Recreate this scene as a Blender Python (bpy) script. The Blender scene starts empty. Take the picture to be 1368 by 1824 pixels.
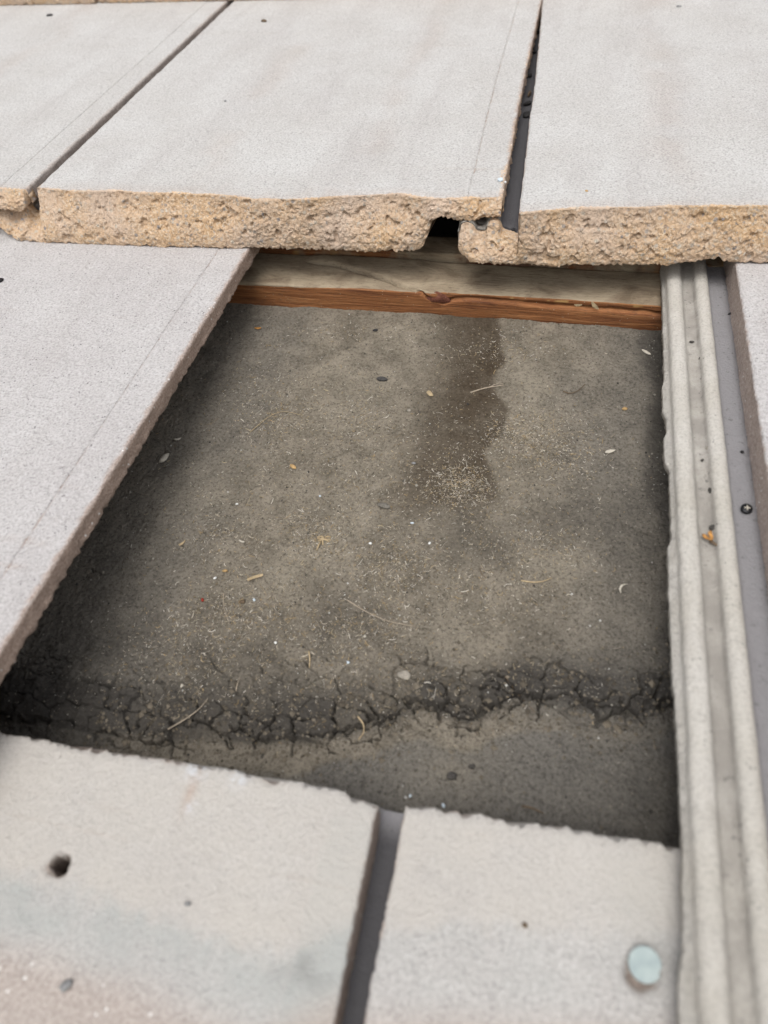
import bpy, math, random
import numpy as np
from mathutils import Matrix, Vector

# ------------------------------------------------------------------ camera, light, exposure
SC = bpy.context.scene
COL = SC.collection
S = 0.001                                   # roof coordinates below are in millimetres
PITCH = math.radians(20.0)                  # slope of the roof
M = Matrix.Rotation(PITCH, 4, 'X')          # roof frame (x across, y up the slope, z off the deck) -> world

CAM_R = np.array([[0.97428, -0.116066, 0.193151], [0.20642, 0.803489, -0.558387], [-0.0903847, 0.583895, 0.806782]])
CAM_C = np.array([201.282, -84.579, 332.114])
FPX = 1314.76                               # focal length in pixels of a 1368 x 1824 frame
cd = bpy.data.cameras.new('camera')
cam = bpy.data.objects.new('camera', cd); COL.objects.link(cam); SC.camera = cam
cd.sensor_fit = 'HORIZONTAL'; cd.sensor_width = 36.0; cd.lens = 36.0 * FPX / 1368.0
cd.clip_start = 0.01; cd.clip_end = 500.0
cm = Matrix.Identity(4)
for i in range(3):
    for j in range(3): cm[i][j] = float(CAM_R[i, j])
    cm[i][3] = float(CAM_C[i]) * S
cam.matrix_world = M @ cm
cd.dof.use_dof = True; cd.dof.focus_distance = 0.455; cd.dof.aperture_fstop = 9.5

SUN_EL, SUN_AZ = math.radians(54), math.atan2(-0.06, -0.99)
world = bpy.data.worlds.new("World"); SC.world = world; world.use_nodes = True
wn = world.node_tree; wn.nodes.clear()
sky = wn.nodes.new('ShaderNodeTexSky'); sky.sky_type = 'NISHITA'; sky.sun_disc = False
sky.sun_elevation = SUN_EL; sky.sun_rotation = SUN_AZ; sky.dust_density = 3.0
hs = wn.nodes.new('ShaderNodeHueSaturation'); hs.inputs['Saturation'].default_value = 0.22
bg = wn.nodes.new('ShaderNodeBackground'); bg.inputs['Strength'].default_value = 0.135
wo = wn.nodes.new('ShaderNodeOutputWorld')
wn.links.new(sky.outputs[0], hs.inputs['Color']); wn.links.new(hs.outputs[0], bg.inputs['Color']); wn.links.new(bg.outputs[0], wo.inputs[0])
sl = bpy.data.lights.new('sun', 'SUN'); sun = bpy.data.objects.new('sun', sl); COL.objects.link(sun)
sl.energy = 1.4; sl.angle = math.radians(38); sl.color = (1.0, 0.965, 0.91)
sd = Vector((math.sin(SUN_AZ) * math.cos(SUN_EL), math.cos(SUN_AZ) * math.cos(SUN_EL), math.sin(SUN_EL)))
sun.rotation_euler = sd.to_track_quat('Z', 'Y').to_euler(); sun.location = (0, -2, 4)

SC.view_settings.view_transform = 'Standard'; SC.view_settings.look = 'None'
SC.view_settings.exposure = 0.44; SC.view_settings.gamma = 1.0; SC.view_settings.use_curve_mapping = False
SC.render.engine = 'CYCLES'
SC.cycles.max_bounces = 8; SC.cycles.diffuse_bounces = 5

# ------------------------------------------------------------------ numpy noise
def _h(*k):
    h = np.uint32(2166136261)
    for a in k:
        a = np.asarray(a).astype(np.int64).astype(np.uint32)
        h = (h ^ a) * np.uint32(16777619); h = h ^ (h >> np.uint32(13)); h = h * np.uint32(1274126177)
    h = h ^ (h >> np.uint32(16))
    return h.astype(np.float64) / 4294967295.0
np.seterr(over='ignore')

def n2(x, y, seed=0):
    xi = np.floor(x); yi = np.floor(y); fx = x - xi; fy = y - yi
    fx = fx * fx * (3 - 2 * fx); fy = fy * fy * (3 - 2 * fy)
    a = _h(xi, yi, seed); b = _h(xi + 1, yi, seed); c = _h(xi, yi + 1, seed); d = _h(xi + 1, yi + 1, seed)
    return ((a * (1 - fx) + b * fx) * (1 - fy) + (c * (1 - fx) + d * fx) * fy) * 2 - 1

def n3(x, y, z, seed=0):
    zi = np.floor(z); fz = z - zi; fz = fz * fz * (3 - 2 * fz)
    xi = np.floor(x); yi = np.floor(y); fx = x - xi; fy = y - yi
    fx = fx * fx * (3 - 2 * fx); fy = fy * fy * (3 - 2 * fy)
    r = []
    for k in (0, 1):
        a = _h(xi, yi, zi + k, seed); b = _h(xi + 1, yi, zi + k, seed); c = _h(xi, yi + 1, zi + k, seed); d = _h(xi + 1, yi + 1, zi + k, seed)
        r.append((a * (1 - fx) + b * fx) * (1 - fy) + (c * (1 - fx) + d * fx) * fy)
    return (r[0] * (1 - fz) + r[1] * fz) * 2 - 1

def fbm2(x, y, sc, o=4, seed=0, g=0.5):
    r = 0; a = 1; t = 0
    for i in range(o):
        r = r + a * n2(x / sc + 17.3 * i, y / sc - 9.1 * i, seed + i); t += a; a *= g; sc *= 0.5
    return r / t

def fbm3(x, y, z, sc, o=3, seed=0, g=0.5):
    r = 0; a = 1; t = 0
    for i in range(o):
        r = r + a * n3(x / sc + 17.3 * i, y / sc - 9.1 * i, z / sc + 3.7 * i, seed + i); t += a; a *= g; sc *= 0.5
    return r / t

def worley(x, y, seed=0, centres=False):
    xi = np.floor(x); yi = np.floor(y)
    f1 = np.full(np.shape(x), 9.0); f2 = f1.copy(); id1 = np.zeros(np.shape(x)); id2 = id1.copy(); c1x = id1.copy(); c1y = id1.copy()
    for dx in (-1, 0, 1):
        for dy in (-1, 0, 1):
            cx = xi + dx; cy = yi + dy
            px = cx + 0.1 + 0.8 * _h(cx, cy, seed); py = cy + 0.1 + 0.8 * _h(cx, cy, seed + 77)
            d = np.hypot(px - x, py - y); i = _h(cx, cy, seed + 5)
            c = d < f1
            f2 = np.where(c, f1, np.minimum(f2, d)); id2 = np.where(c, id1, np.where(d < f2 + 1e-12, np.where(d <= f2, i, id2), id2))
            id1 = np.where(c, i, id1); f1 = np.where(c, d, f1); c1x = np.where(c, px, c1x); c1y = np.where(c, py, c1y)
    return (f1, f2, id1, id2, c1x, c1y) if centres else (f1, f2, id1, id2)

def sig(x): return 1 / (1 + np.exp(-np.clip(x, -40, 40)))
def ss(a, b, x):
    t = np.clip((x - a) / (b - a), 0, 1); return t * t * (3 - 2 * t)
def pl(pts):
    p = sorted(pts); xs = np.array([q[0] for q in p], float); ys = np.array([q[1] for q in p], float)
    return lambda x: np.interp(x, xs, ys)

# ------------------------------------------------------------------ roof surface and points on it
TA, TB_ = 79.60, 0.081788                   # height of a tile's top at its tail, fall per mm up the slope
Y_TOP, Y_MID, Y_BOT, Y_FAR = 313.5, -84.4, -482.3, 711.4   # tails of the four courses
def ztop(yt, y): return TA - TB_ * (y - yt)
def at(px, py, z=3.0, yt=None):
    """point of the deck (or of a course of tiles, yt) seen in the photograph at px, py"""
    d = CAM_R @ np.array([(px - 684) / FPX, -(py - 912) / FPX, -1.0])
    if yt is None: s = (z - CAM_C[2]) / d[2]
    else: s = (TA - TB_ * (CAM_C[1] - yt) + z - CAM_C[2]) / (d[2] + TB_ * d[1])
    return CAM_C + s * d

# ------------------------------------------------------------------ objects
def mesh_np(name, V, F, mat, attrs=None, smooth=True):
    """V (n,3) mm, F list of index tuples or (m,4)/(m,3) array"""
    me = bpy.data.meshes.new(name)
    V = np.asarray(V, float) * S
    if isinstance(F, np.ndarray):
        k = F.shape[1]; nf = len(F); loops = F.ravel(); tot = np.full(nf, k)
    else:
        tot = np.array([len(f) for f in F]); loops = np.array([i for f in F for i in f]); nf = len(F)
    me.vertices.add(len(V)); me.vertices.foreach_set('co', V.ravel())
    me.loops.add(len(loops)); me.loops.foreach_set('vertex_index', loops.astype(np.int32))
    me.polygons.add(nf); st = np.concatenate([[0], np.cumsum(tot)[:-1]])
    me.polygons.foreach_set('loop_start', st.astype(np.int32)); me.polygons.foreach_set('loop_total', tot.astype(np.int32))
    me.polygons.foreach_set('use_smooth', np.full(nf, smooth))
    me.update(calc_edges=True); me.validate()
    for k, v in (attrs or {}).items():
        v = np.asarray(v, float)
        if v.ndim == 1:
            a = me.attributes.new(k, 'FLOAT', 'POINT'); a.data.foreach_set('value', v)
        else:
            a = me.attributes.new(k, 'FLOAT_COLOR', 'POINT')
            a.data.foreach_set('color', np.concatenate([v, np.ones((len(v), 1))], 1).ravel())
    me.materials.append(mat)
    return me

def link(name, me, parent=None, loc=(0, 0, 0), rot=None):
    o = bpy.data.objects.new(name, me); COL.objects.link(o)
    if parent is None:
        L = Matrix.Translation(Vector(loc) * S)
        if rot is not None: L = L @ rot
        o.matrix_world = M @ L
    else:
        o.parent = parent
    return o

def tag(o, label, cat, group=None):
    o['label'] = label; o['category'] = cat
    if group: o['group'] = group
    return o

def grid_faces(n, m, close=False):
    i = np.arange(n - 1)[:, None]; j = np.arange(m if close else m - 1)[None, :]; j2 = (j + 1) % m
    return np.stack([i * m + j, (i + 1) * m + j, (i + 1) * m + j2, i * m + j2], -1).reshape(-1, 4)

# ------------------------------------------------------------------ materials
class NT:
    def __init__(s, name):
        s.m = bpy.data.materials.new(name); s.m.use_nodes = True; s.t = s.m.node_tree; s.n = s.t.nodes
        s.b = s.n['Principled BSDF']
        tc = s.n.new('ShaderNodeTexCoord'); mp = s.n.new('ShaderNodeMapping')
        mp.inputs['Scale'].default_value = (1000, 1000, 1000); s.t.links.new(tc.outputs['Object'], mp.inputs[0]); s.co = mp.outputs[0]
    def L(s, a, b): s.t.links.new(a, b)
    def mapped(s, sc, rot=(0, 0, 0)):
        mp = s.n.new('ShaderNodeMapping'); mp.inputs['Scale'].default_value = sc; mp.inputs['Rotation'].default_value = rot; s.L(s.co, mp.inputs[0]); return mp.outputs[0]
    def noise(s, size, detail=4, rough=0.55, dist=0.0, co=None):
        n = s.n.new('ShaderNodeTexNoise'); n.inputs['Scale'].default_value = 1.0 / size; n.inputs['Detail'].default_value = detail
        n.inputs['Roughness'].default_value = rough; n.inputs['Distortion'].default_value = dist; s.L(co or s.co, n.inputs['Vector']); return n.outputs['Fac']
    def vor(s, size, out='Distance', co=None, feature='F1'):
        n = s.n.new('ShaderNodeTexVoronoi'); n.feature = feature; n.inputs['Scale'].default_value = 1.0 / size; s.L(co or s.co, n.inputs['Vector']); return n.outputs[out]
    def ramp(s, fac, stops):
        r = s.n.new('ShaderNodeValToRGB'); e = r.color_ramp.elements
        while len(e) < len(stops): e.new(0.5)
        for k, (p, c) in zip(e, stops):
            k.position = p; k.color = (*c, 1) if isinstance(c, tuple) else (c, c, c, 1)
        s.L(fac, r.inputs[0]); return r.outputs[0]
    def mix(s, fac, a, b, mode='MIX'):
        n = s.n.new('ShaderNodeMix'); n.data_type = 'RGBA'; n.blend_type = mode; n.clamp_factor = True
        for v, i in ((fac, 0), (a, 6), (b, 7)):
            if hasattr(v, 'links'): s.L(v, n.inputs[i])
            elif isinstance(v, tuple): n.inputs[i].default_value = (*v, 1)
            elif i == 0: n.inputs[0].default_value = v
            else: n.inputs[i].default_value = (v, v, v, 1)
        return n.outputs[2]
    def math(s, op, a, b=None, c=None):
        n = s.n.new('ShaderNodeMath'); n.operation = op
        for v, i in ((a, 0), (b, 1), (c, 2)):
            if v is None: continue
            if hasattr(v, 'links'): s.L(v, n.inputs[i])
            else: n.inputs[i].default_value = v
        return n.outputs[0]
    def attr(s, name, ch=None):
        n = s.n.new('ShaderNodeAttribute'); n.attribute_name = name
        if ch is None: return n.outputs['Fac']
        if ch == 'c': return n.outputs['Color']
        sp = s.n.new('ShaderNodeSeparateColor'); s.L(n.outputs['Color'], sp.inputs[0]); return sp.outputs[ch]
    def bump(s, h, dist, strength=1.0, prev=None):
        n = s.n.new('ShaderNodeBump'); n.inputs['Distance'].default_value = dist * S; n.inputs['Strength'].default_value = strength
        s.L(h, n.inputs['Height'])
        if prev is not None: s.L(prev, n.inputs['Normal'])
        return n.outputs[0]
    def done(s, col, rough=0.9, normal=None, spec=0.25, metal=0.0):
        if hasattr(col, 'links'): s.L(col, s.b.inputs['Base Color'])
        else: s.b.inputs['Base Color'].default_value = (*col, 1)
        if hasattr(rough, 'links'): s.L(rough, s.b.inputs['Roughness'])
        else: s.b.inputs['Roughness'].default_value = rough
        s.b.inputs['Specular IOR Level'].default_value = spec; s.b.inputs['Metallic'].default_value = metal
        if normal is not None: s.L(normal, s.b.inputs['Normal'])
        return s.m

def aggregate_colour(t):
    c = t.vor(1.25, 'Color'); sp = t.n.new('ShaderNodeSeparateColor'); t.L(c, sp.inputs[0])
    base = t.ramp(sp.outputs[0], [(0.0, (0.43, 0.285, 0.17)), (0.3, (0.61, 0.415, 0.245)), (0.62, (0.655, 0.47, 0.30)), (0.86, (0.72, 0.59, 0.44)), (0.96, (0.55, 0.47, 0.37)), (1.0, (0.30, 0.29, 0.30))])
    n = t.noise(0.8, 3); base = t.mix(t.ramp(n, [(0.3, 0.0), (0.75, 0.55)]), base, (0.60, 0.405, 0.245))
    big = t.noise(38, 3); base = t.mix(t.ramp(big, [(0.36, 0.0), (0.68, 0.8)]), base, (0.60, 0.475, 0.385))
    sv = t.n.new('ShaderNodeTexVoronoi'); sv.inputs['Scale'].default_value = 1 / 3.4; t.L(t.co, sv.inputs['Vector']); ssp = t.n.new('ShaderNodeSeparateColor'); t.L(sv.outputs['Color'], ssp.inputs[0])
    stone = t.math('MULTIPLY', t.ramp(sv.outputs['Distance'], [(0.30, 1.0), (0.40, 0.0)]), t.ramp(ssp.outputs[0], [(0.70, 0.0), (0.74, 1.0)]))
    base = t.mix(stone, base, t.ramp(ssp.outputs[1], [(0.0, (0.30, 0.27, 0.26)), (0.4, (0.50, 0.42, 0.34)), (0.8, (0.62, 0.55, 0.46)), (1.0, (0.36, 0.24, 0.16))]))
    pit = t.noise(1.7, 5, 0.75); base = t.mix(t.ramp(pit, [(0.27, 0.85), (0.38, 0.0)]), base, (0.085, 0.055, 0.035)); lg = t.noise(0.8, 4, 0.8); base = t.mix(t.ramp(lg, [(0.60, 0.0), (0.72, 0.6)]), base, (0.68, 0.58, 0.46))
    return base

def concrete(name, base, alt, speck=0.5, streak=None):
    t = NT(name)
    c = t.mix(t.ramp(t.noise(55, 5, 0.6), [(0.35, 0.0), (0.65, 1.0)]), base, alt)
    st = t.noise(30, 4, 0.55, 0.4, t.mapped((1.0, 0.16, 1.0)))
    c = t.mix(t.ramp(st, [(0.50, 0.0), (0.72, 0.4)]), c, streak or (0.40, 0.37, 0.36))
    fine = t.noise(1.3, 4, 0.7); c = t.mix(t.ramp(fine, [(0.30, 0.85), (0.53, 0.0)]), c, (0.27, 0.255, 0.25))
    c = t.mix(t.ramp(fine, [(0.56, 0.0), (0.74, 0.6)]), c, (0.68, 0.68, 0.675))
    # pinholes and dark grains
    v = t.vor(2.6); pm = t.ramp(v, [(0.10, 1.0), (0.22, 0.0)]); dens = t.ramp(t.noise(7, 3), [(0.45, 0.0), (0.62, 1.0)])
    c = t.mix(t.math('MULTIPLY', t.math('MULTIPLY', pm, dens), speck), c, (0.13, 0.12, 0.125))
    # weathering with shapes of its own, plus painted glints and nail hole shade
    g = t.attr('mask', 1); c = t.mix(t.math('MULTIPLY', g, 0.85), c, (0.365, 0.375, 0.36))
    w = t.attr('mask', 2); c = t.mix(t.math('MULTIPLY', w, 0.8), c, (0.47, 0.44, 0.40))
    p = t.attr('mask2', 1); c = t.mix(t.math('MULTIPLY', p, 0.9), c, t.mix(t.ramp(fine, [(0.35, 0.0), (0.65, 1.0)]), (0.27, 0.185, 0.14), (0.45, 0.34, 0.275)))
    gv = t.vor(5.5); c = t.mix(t.math('MULTIPLY', t.ramp(gv, [(0.07, 0.9), (0.12, 0.0)]), t.ramp(p, [(0.15, 0.0), (0.35, 1.0)])), c, (0.80, 0.79, 0.77))  # small white specks, glints put into the colour
    e = t.attr('mask2', 2); c = t.mix(t.math('MULTIPLY', e, t.ramp(t.noise(2.2, 4), [(0.42, 0.0), (0.60, 1.0)])), c, (0.62, 0.65, 0.70))
    r = t.attr('mask2', 0); c = t.mix(t.math('MULTIPLY', r, t.ramp(t.noise(5, 4), [(0.3, 0.45), (0.7, 1.0)])), c, (0.05, 0.036, 0.028))
    x = t.attr('mask', 0); xn = t.ramp(t.math('ADD', x, t.math('MULTIPLY', t.math('SUBTRACT', t.noise(1.6, 4, 0.65), 0.5), 0.9)), [(0.40, 0.0), (0.60, 1.0)])
    c = t.mix(xn, c, aggregate_colour(t))
    b = t.bump(t.noise(1.3, 4, 0.65), 1.0, 0.9)
    b = t.bump(t.noise(6, 3), 0.9, 0.6, b)
    b = t.bump(t.math('MULTIPLY', pm, dens), -0.35, 0.6, b)
    b = t.bump(t.vor(1.7), 1.0, t.math('MULTIPLY', xn, 0.7) if False else 0.12, b)
    return t.done(c, 0.92, b, 0.2)

MAT_PALE = concrete('pale_concrete', (0.497, 0.480, 0.462), (0.545, 0.535, 0.522), 0.5)
MAT_PINK = concrete('mauve_concrete', (0.47, 0.448, 0.445), (0.515, 0.498, 0.495), 1.0)
MAT_CREAM = concrete('cream_concrete', (0.44, 0.42, 0.402), (0.495, 0.475, 0.455), 0.4)

t = NT('side_concrete')
c = t.mix(t.ramp(t.noise(9, 4), [(0.3, 0.0), (0.7, 1.0)]), (0.335, 0.255, 0.215), (0.40, 0.33, 0.29))
c = t.mix(t.ramp(t.noise(1.2, 3, 0.7), [(0.28, 0.6), (0.5, 0.0)]), c, (0.20, 0.145, 0.115))
c = t.mix(t.ramp(t.noise(1.0, 3, 0.7), [(0.62, 0.0), (0.8, 0.6)]), c, (0.56, 0.50, 0.45))
MAT_SIDE = t.done(c, 0.92, t.bump(t.noise(1.1, 4, 0.65), 0.6, 0.9), 0.2)

t = NT('broken_concrete')
c = aggregate_colour(t)
w = t.attr('whit'); c = t.mix(t.ramp(t.math('ADD', w, t.math('MULTIPLY', t.math('SUBTRACT', t.noise(1.5, 4), 0.5), 1.0)), [(0.42, 0.0), (0.62, 0.95)]), c, (0.42, 0.385, 0.36))
b = t.bump(t.vor(1.3), -0.9, 0.6); b = t.bump(t.noise(0.8, 3, 0.8), 0.9, 1.0, b)
MAT_BROKEN = t.done(c, 0.95, b, 0.2)

t = NT('channel_concrete')
c = t.mix(t.ramp(t.noise(40, 4), [(0.35, 0.0), (0.65, 1.0)]), (0.50, 0.472, 0.422), (0.555, 0.53, 0.49))
c = t.mix(t.ramp(t.noise(1.4, 5, 0.75), [(0.32, 0.6), (0.52, 0.0)]), c, (0.28, 0.26, 0.235)); c = t.mix(t.ramp(t.noise(16, 6, 0.7, 0.5, t.mapped((1, 0.35, 1))), [(0.52, 0.0), (0.66, 0.35)]), c, (0.36, 0.33, 0.29))
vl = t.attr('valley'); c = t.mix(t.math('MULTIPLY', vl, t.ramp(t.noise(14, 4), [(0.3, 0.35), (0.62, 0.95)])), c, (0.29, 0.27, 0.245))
gl = t.attr('gutter'); c = t.mix(t.math('MULTIPLY', gl, 0.9), c, (0.235, 0.23, 0.245)); c = t.mix(t.attr('slot_shade'), c, (0.095, 0.093, 0.10))  # last mix puts the narrow slot's shade into the gutter colour
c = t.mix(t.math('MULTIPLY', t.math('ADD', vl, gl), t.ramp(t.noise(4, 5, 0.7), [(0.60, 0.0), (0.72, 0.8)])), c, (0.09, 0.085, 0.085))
v = t.vor(3.3); c = t.mix(t.math('MULTIPLY', t.ramp(v, [(0.08, 1.0), (0.2, 0.0)]), t.ramp(t.noise(9, 3), [(0.5, 0.0), (0.64, 0.8)])), c, (0.10, 0.095, 0.095))
b = t.bump(t.noise(1.3, 5, 0.7), 1.0, 0.95); b = t.bump(t.noise(6, 4), 1.0, 0.6, b)
MAT_CHANNEL = t.done(c, 0.93, b, 0.2)

t = NT('dry_dirt')
c = t.mix(t.ramp(t.noise(20, 7, 0.68), [(0.36, 0.0), (0.64, 1.0)]), (0.172, 0.149, 0.116), (0.325, 0.284, 0.224))
c = t.mix(t.math('MULTIPLY', t.attr('grey'), 0.85), c, (0.17, 0.161, 0.147))
c = t.mix(t.math('MULTIPLY', t.attr('pale'), 0.8), c, (0.34, 0.30, 0.235))
f = t.noise(1.7, 5, 0.8); c = t.mix(t.ramp(f, [(0.30, 0.95), (0.5, 0.0)]), c, (0.045, 0.039, 0.032))
c = t.mix(t.ramp(f, [(0.55, 0.0), (0.72, 0.75)]), c, (0.33, 0.30, 0.25))
c = t.mix(t.math('MULTIPLY', t.attr('damp'), 0.95), c, t.mix(t.ramp(f, [(0.35, 0.0), (0.65, 1.0)]), (0.048, 0.035, 0.023), (0.094, 0.070, 0.047)))
c = t.mix(t.math('MULTIPLY', t.attr('dark'), 0.85), c, (0.062, 0.057, 0.052))
c = t.mix(t.ramp(t.vor(3.1), [(0.055, 0.8), (0.09, 0.0)]), c, (0.36, 0.345, 0.31))
b = t.bump(f, 1.8, 1.0); b = t.bump(t.noise(5, 4, 0.65), 1.8, 0.8, b)
MAT_DIRT = t.done(c, 0.97, b, 0.12)

t = NT('red_timber')
gr = t.noise(2.2, 5, 0.6, 1.2, t.mapped((0.035, 1.0, 1.0)))
c = t.ramp(gr, [(0.28, (0.085, 0.028, 0.012)), (0.45, (0.23, 0.088, 0.032)), (0.6, (0.33, 0.142, 0.055)), (0.78, (0.46, 0.255, 0.115))])
dk = t.noise(30, 4, 0.55, 0.3, t.mapped((0.25, 1.0, 1.2))); c = t.mix(t.ramp(dk, [(0.52, 0.0), (0.68, 0.75)]), c, (0.075, 0.026, 0.018))
du = t.attr('dust'); dn = t.math('ADD', du, t.math('MULTIPLY', t.math('SUBTRACT', t.noise(6, 5, 0.65), 0.5), 0.5))
dcol = t.mix(t.ramp(t.noise(17, 5, 0.6, 0.8, t.mapped((0.5, 1, 1))), [(0.42, 0.0), (0.66, 1.0)]), (0.38, 0.315, 0.225), (0.19, 0.148, 0.102))
c = t.mix(t.ramp(dn, [(0.36, 0.0), (0.64, 0.95)]), c, dcol)
c = t.mix(t.attr('raw'), c, (0.50, 0.31, 0.12))
v = t.vor(4.0); c = t.mix(t.ramp(v, [(0.05, 0.9), (0.09, 0.0)]), c, (0.45, 0.38, 0.28))
sw = t.noise(1.1, 4, 0.75, 0.0, t.mapped((0.25, 1.0, 1.0))); c = t.mix(t.ramp(sw, [(0.30, 0.55), (0.48, 0.0)]), c, (0.07, 0.045, 0.03)); c = t.mix(t.ramp(t.noise(1.0, 4, 0.8), [(0.60, 0.0), (0.72, 0.55)]), c, (0.40, 0.32, 0.22))
b = t.bump(gr, 0.8, 0.8); b = t.bump(sw, 0.8, 0.8, b)
MAT_WOOD = t.done(c, 0.72, b, 0.3)

t = NT('dark_knot_wood'); c = t.ramp(t.noise(2.0, 4, 0.65, 1.0), [(0.3, (0.06, 0.022, 0.016)), (0.6, (0.17, 0.062, 0.038)), (0.8, (0.24, 0.14, 0.10))])
MAT_KNOT = t.done(c, 0.8, t.bump(t.noise(1.2, 4, 0.7), 0.6, 0.9), 0.25)

def plain(name, col, var=0.35, size=1.5, rough=0.85, bump=0.3, metal=0.0, spec=0.3):
    t = NT(name)
    c = t.mix(t.ramp(t.noise(size, 4, 0.65), [(0.3, 0.0), (0.7, 1.0)]), tuple(max(0, k * (1 - var)) for k in col), tuple(min(1, k * (1 + var)) for k in col))
    return t.done(c, rough, t.bump(t.noise(size * 0.6, 3, 0.7), bump, 0.8), spec, metal)

t = NT('chaff'); t.b; MAT_CHAFF = t.done(t.attr('col', 'c'), 0.9, None, 0.15)
t = NT('galvanised_zinc')
c = t.mix(t.ramp(t.noise(5, 4), [(0.35, 0.0), (0.65, 1.0)]), (0.27, 0.325, 0.33), (0.345, 0.40, 0.395))
MAT_ZINC = t.done(c, 0.72, t.bump(t.noise(2, 3), 0.15, 0.5), 0.25, 0.0)
t = NT('felt'); MAT_FELT = t.done(t.mix(t.noise(4, 5), (0.035, 0.033, 0.03), (0.08, 0.072, 0.06)), 0.95, t.bump(t.noise(1.5, 4), 0.5, 0.8), 0.15)
t = NT('soil'); MAT_SOIL = t.done(t.mix(t.noise(900, 6), (0.10, 0.11, 0.06), (0.2, 0.17, 0.12)), 1.0)

MB = dict(black=plain('black_dropping', (0.028, 0.027, 0.028), 0.5, 2, 0.8), grey=plain('grey_pellet', (0.15, 0.138, 0.118), 0.5, 1.6),
          darkgrey=plain('dark_pellet', (0.055, 0.052, 0.05), 0.55, 1.4), tan=plain('tan_bark', (0.42, 0.28, 0.13), 0.3, 1.5),
          straw=plain('straw', (0.40, 0.31, 0.19), 0.3, 2), bone=plain('pale_flake', (0.50, 0.46, 0.39), 0.25, 1.5), white=plain('white_fleck', (0.72, 0.72, 0.70), 0.15, 1),
          blue=plain('bluish_flake', (0.55, 0.62, 0.68), 0.2, 1), red=plain('red_fragment', (0.25, 0.03, 0.018), 0.4, 1), orange=plain('dry_sprout', (0.40, 0.20, 0.06), 0.4, 2),
          brown=plain('brown_stem', (0.12, 0.085, 0.055), 0.4, 2), clod=plain('dry_clod', (0.28, 0.255, 0.215), 0.3, 2), twig=plain('pale_twig', (0.36, 0.30, 0.23), 0.3, 2),
          stone=plain('grey_stone', (0.22, 0.22, 0.22), 0.3, 2), iron=plain('black_metal', (0.02, 0.02, 0.022), 0.3, 2, 0.4, 0.1, 0.6), moss=plain('dark_fluff', (0.06, 0.055, 0.05), 0.5, 1))

# ------------------------------------------------------------------ structure: ground, roof deck, dirt
def slab(name, x0, x1, y0, y1, z0, z1, mat):
    V = [(x, y, z) for z in (z0, z1) for x, y in ((x0, y0), (x1, y0), (x1, y1), (x0, y1))]
    F = [(3, 2, 1, 0), (4, 5, 6, 7), (0, 1, 5, 4), (1, 2, 6, 5), (2, 3, 7, 6), (3, 0, 4, 7)]
    return mesh_np(name, V, F, mat, smooth=False)
g = bpy.data.objects.new('ground', slab('ground', -200000, 200000, -200000, 200000, -3400, -3200, MAT_SOIL)); COL.objects.link(g); g['kind'] = 'structure'
o = link('roof_deck', slab('roof_deck', -900, 900, -700, 1250, -22, -2.0, MAT_FELT)); o['kind'] = 'structure'

DX = np.arange(-75, 305, 0.5); DY = np.unique(np.round(np.concatenate([np.arange(-45, -22, 0.65), np.arange(-22, 88, 0.4), np.arange(88, 330, 0.65)]), 3))
gx, gy = np.meshgrid(DX, DY)
YCF = pl([(-95, -6), (17, 1), (50, 3), (85, 10), (115, 14), (140, 24), (165, 38), (185, 36), (205, 50), (225, 53), (240, 50), (255, 52), (272, 58), (345, 74)])   # the main fissure at the foot of the fold
yc = YCF(gx) + 2.5 * fbm2(gx, 0 * gx, 22, 4, 65, 0.6); rel = gy - yc
up = 50 - 26 * ss(80, 200, gx)
band = np.where(rel > -2, np.exp(-(rel / up) ** 2), np.exp(-((rel + 2) / 9.0) ** 2))
band = np.clip(band * (1.05 + 0.7 * fbm2(gx, gy, 38, 3, 3)), 0, 1)
Z = 2.6 + 1.8 * fbm2(gx, gy, 85, 3, 11) + 1.5 * fbm2(gx, gy, 18, 4, 21, 0.55) + 0.55 * fbm2(gx, gy, 4.2, 4, 31, 0.6)
Z += -2.2 * np.exp(-((rel + 7) / 9.0) ** 2) + 2.4 * ss(-16, -50, rel) - 1.5 * np.exp(-((rel - 48) / 22.0) ** 2)
wx = gx + 2.6 * fbm2(gx, gy, 13, 3, 41, 0.6) + 1.5 * fbm2(gx, gy, 3.0, 3, 45, 0.6); wy = gy + 2.6 * fbm2(gx, gy, 13, 3, 51, 0.6) + 1.5 * fbm2(gx, gy, 3.0, 3, 55, 0.6)
def cracks(sx, sy, seed, mask, wmax, openness):
    f1, f2, i1, i2, cx_, cy_ = worley(wx / sx + seed, wy / sy, seed, True)
    e = (f2 - f1) * 0.5 * (sx + sy) * 0.5
    pair = (np.abs(i1 - i2) * 37.13) % 1.0
    w = np.maximum(0, wmax * np.clip((pair - openness) / (1 - openness), 0, 1) ** 0.7 * mask * (0.9 + 0.9 * fbm2(gx, gy, 6, 2, seed + 2)))
    return (1 - ss(w * 0.5, w + 0.16, e)) * ss(0.06, 0.16, w), e, i1, (cx_ - seed) * sx, cy_ * sy
main = np.exp(-((rel - 4) / 9.0) ** 2)
m1 = ss(0.22, 0.7, band)
ck1, e1, id1, px1, py1 = cracks(13.5, 10.0, 7, m1 * (0.5 + 0.7 * main) * (0.72 + 0.28 * ss(90, 150, gx)), 0.40, 0.08)
ck2, e2_, id2, _, _ = cracks(6.4, 5.2, 19, ss(0.25, 0.7, band) * (0.6 + 0.4 * main) * ss(-0.1, 0.35, fbm2(gx, gy, 26, 3, 72)), 0.36, 0.42)
ck3, e3_, id3, _, _ = cracks(11, 9, 29, 0.75 * ss(75, 45, np.abs(rel - 45)) * ss(0.12, 0.4, fbm2(gx, gy, 30, 3, 75)), 0.30, 0.5)
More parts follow.
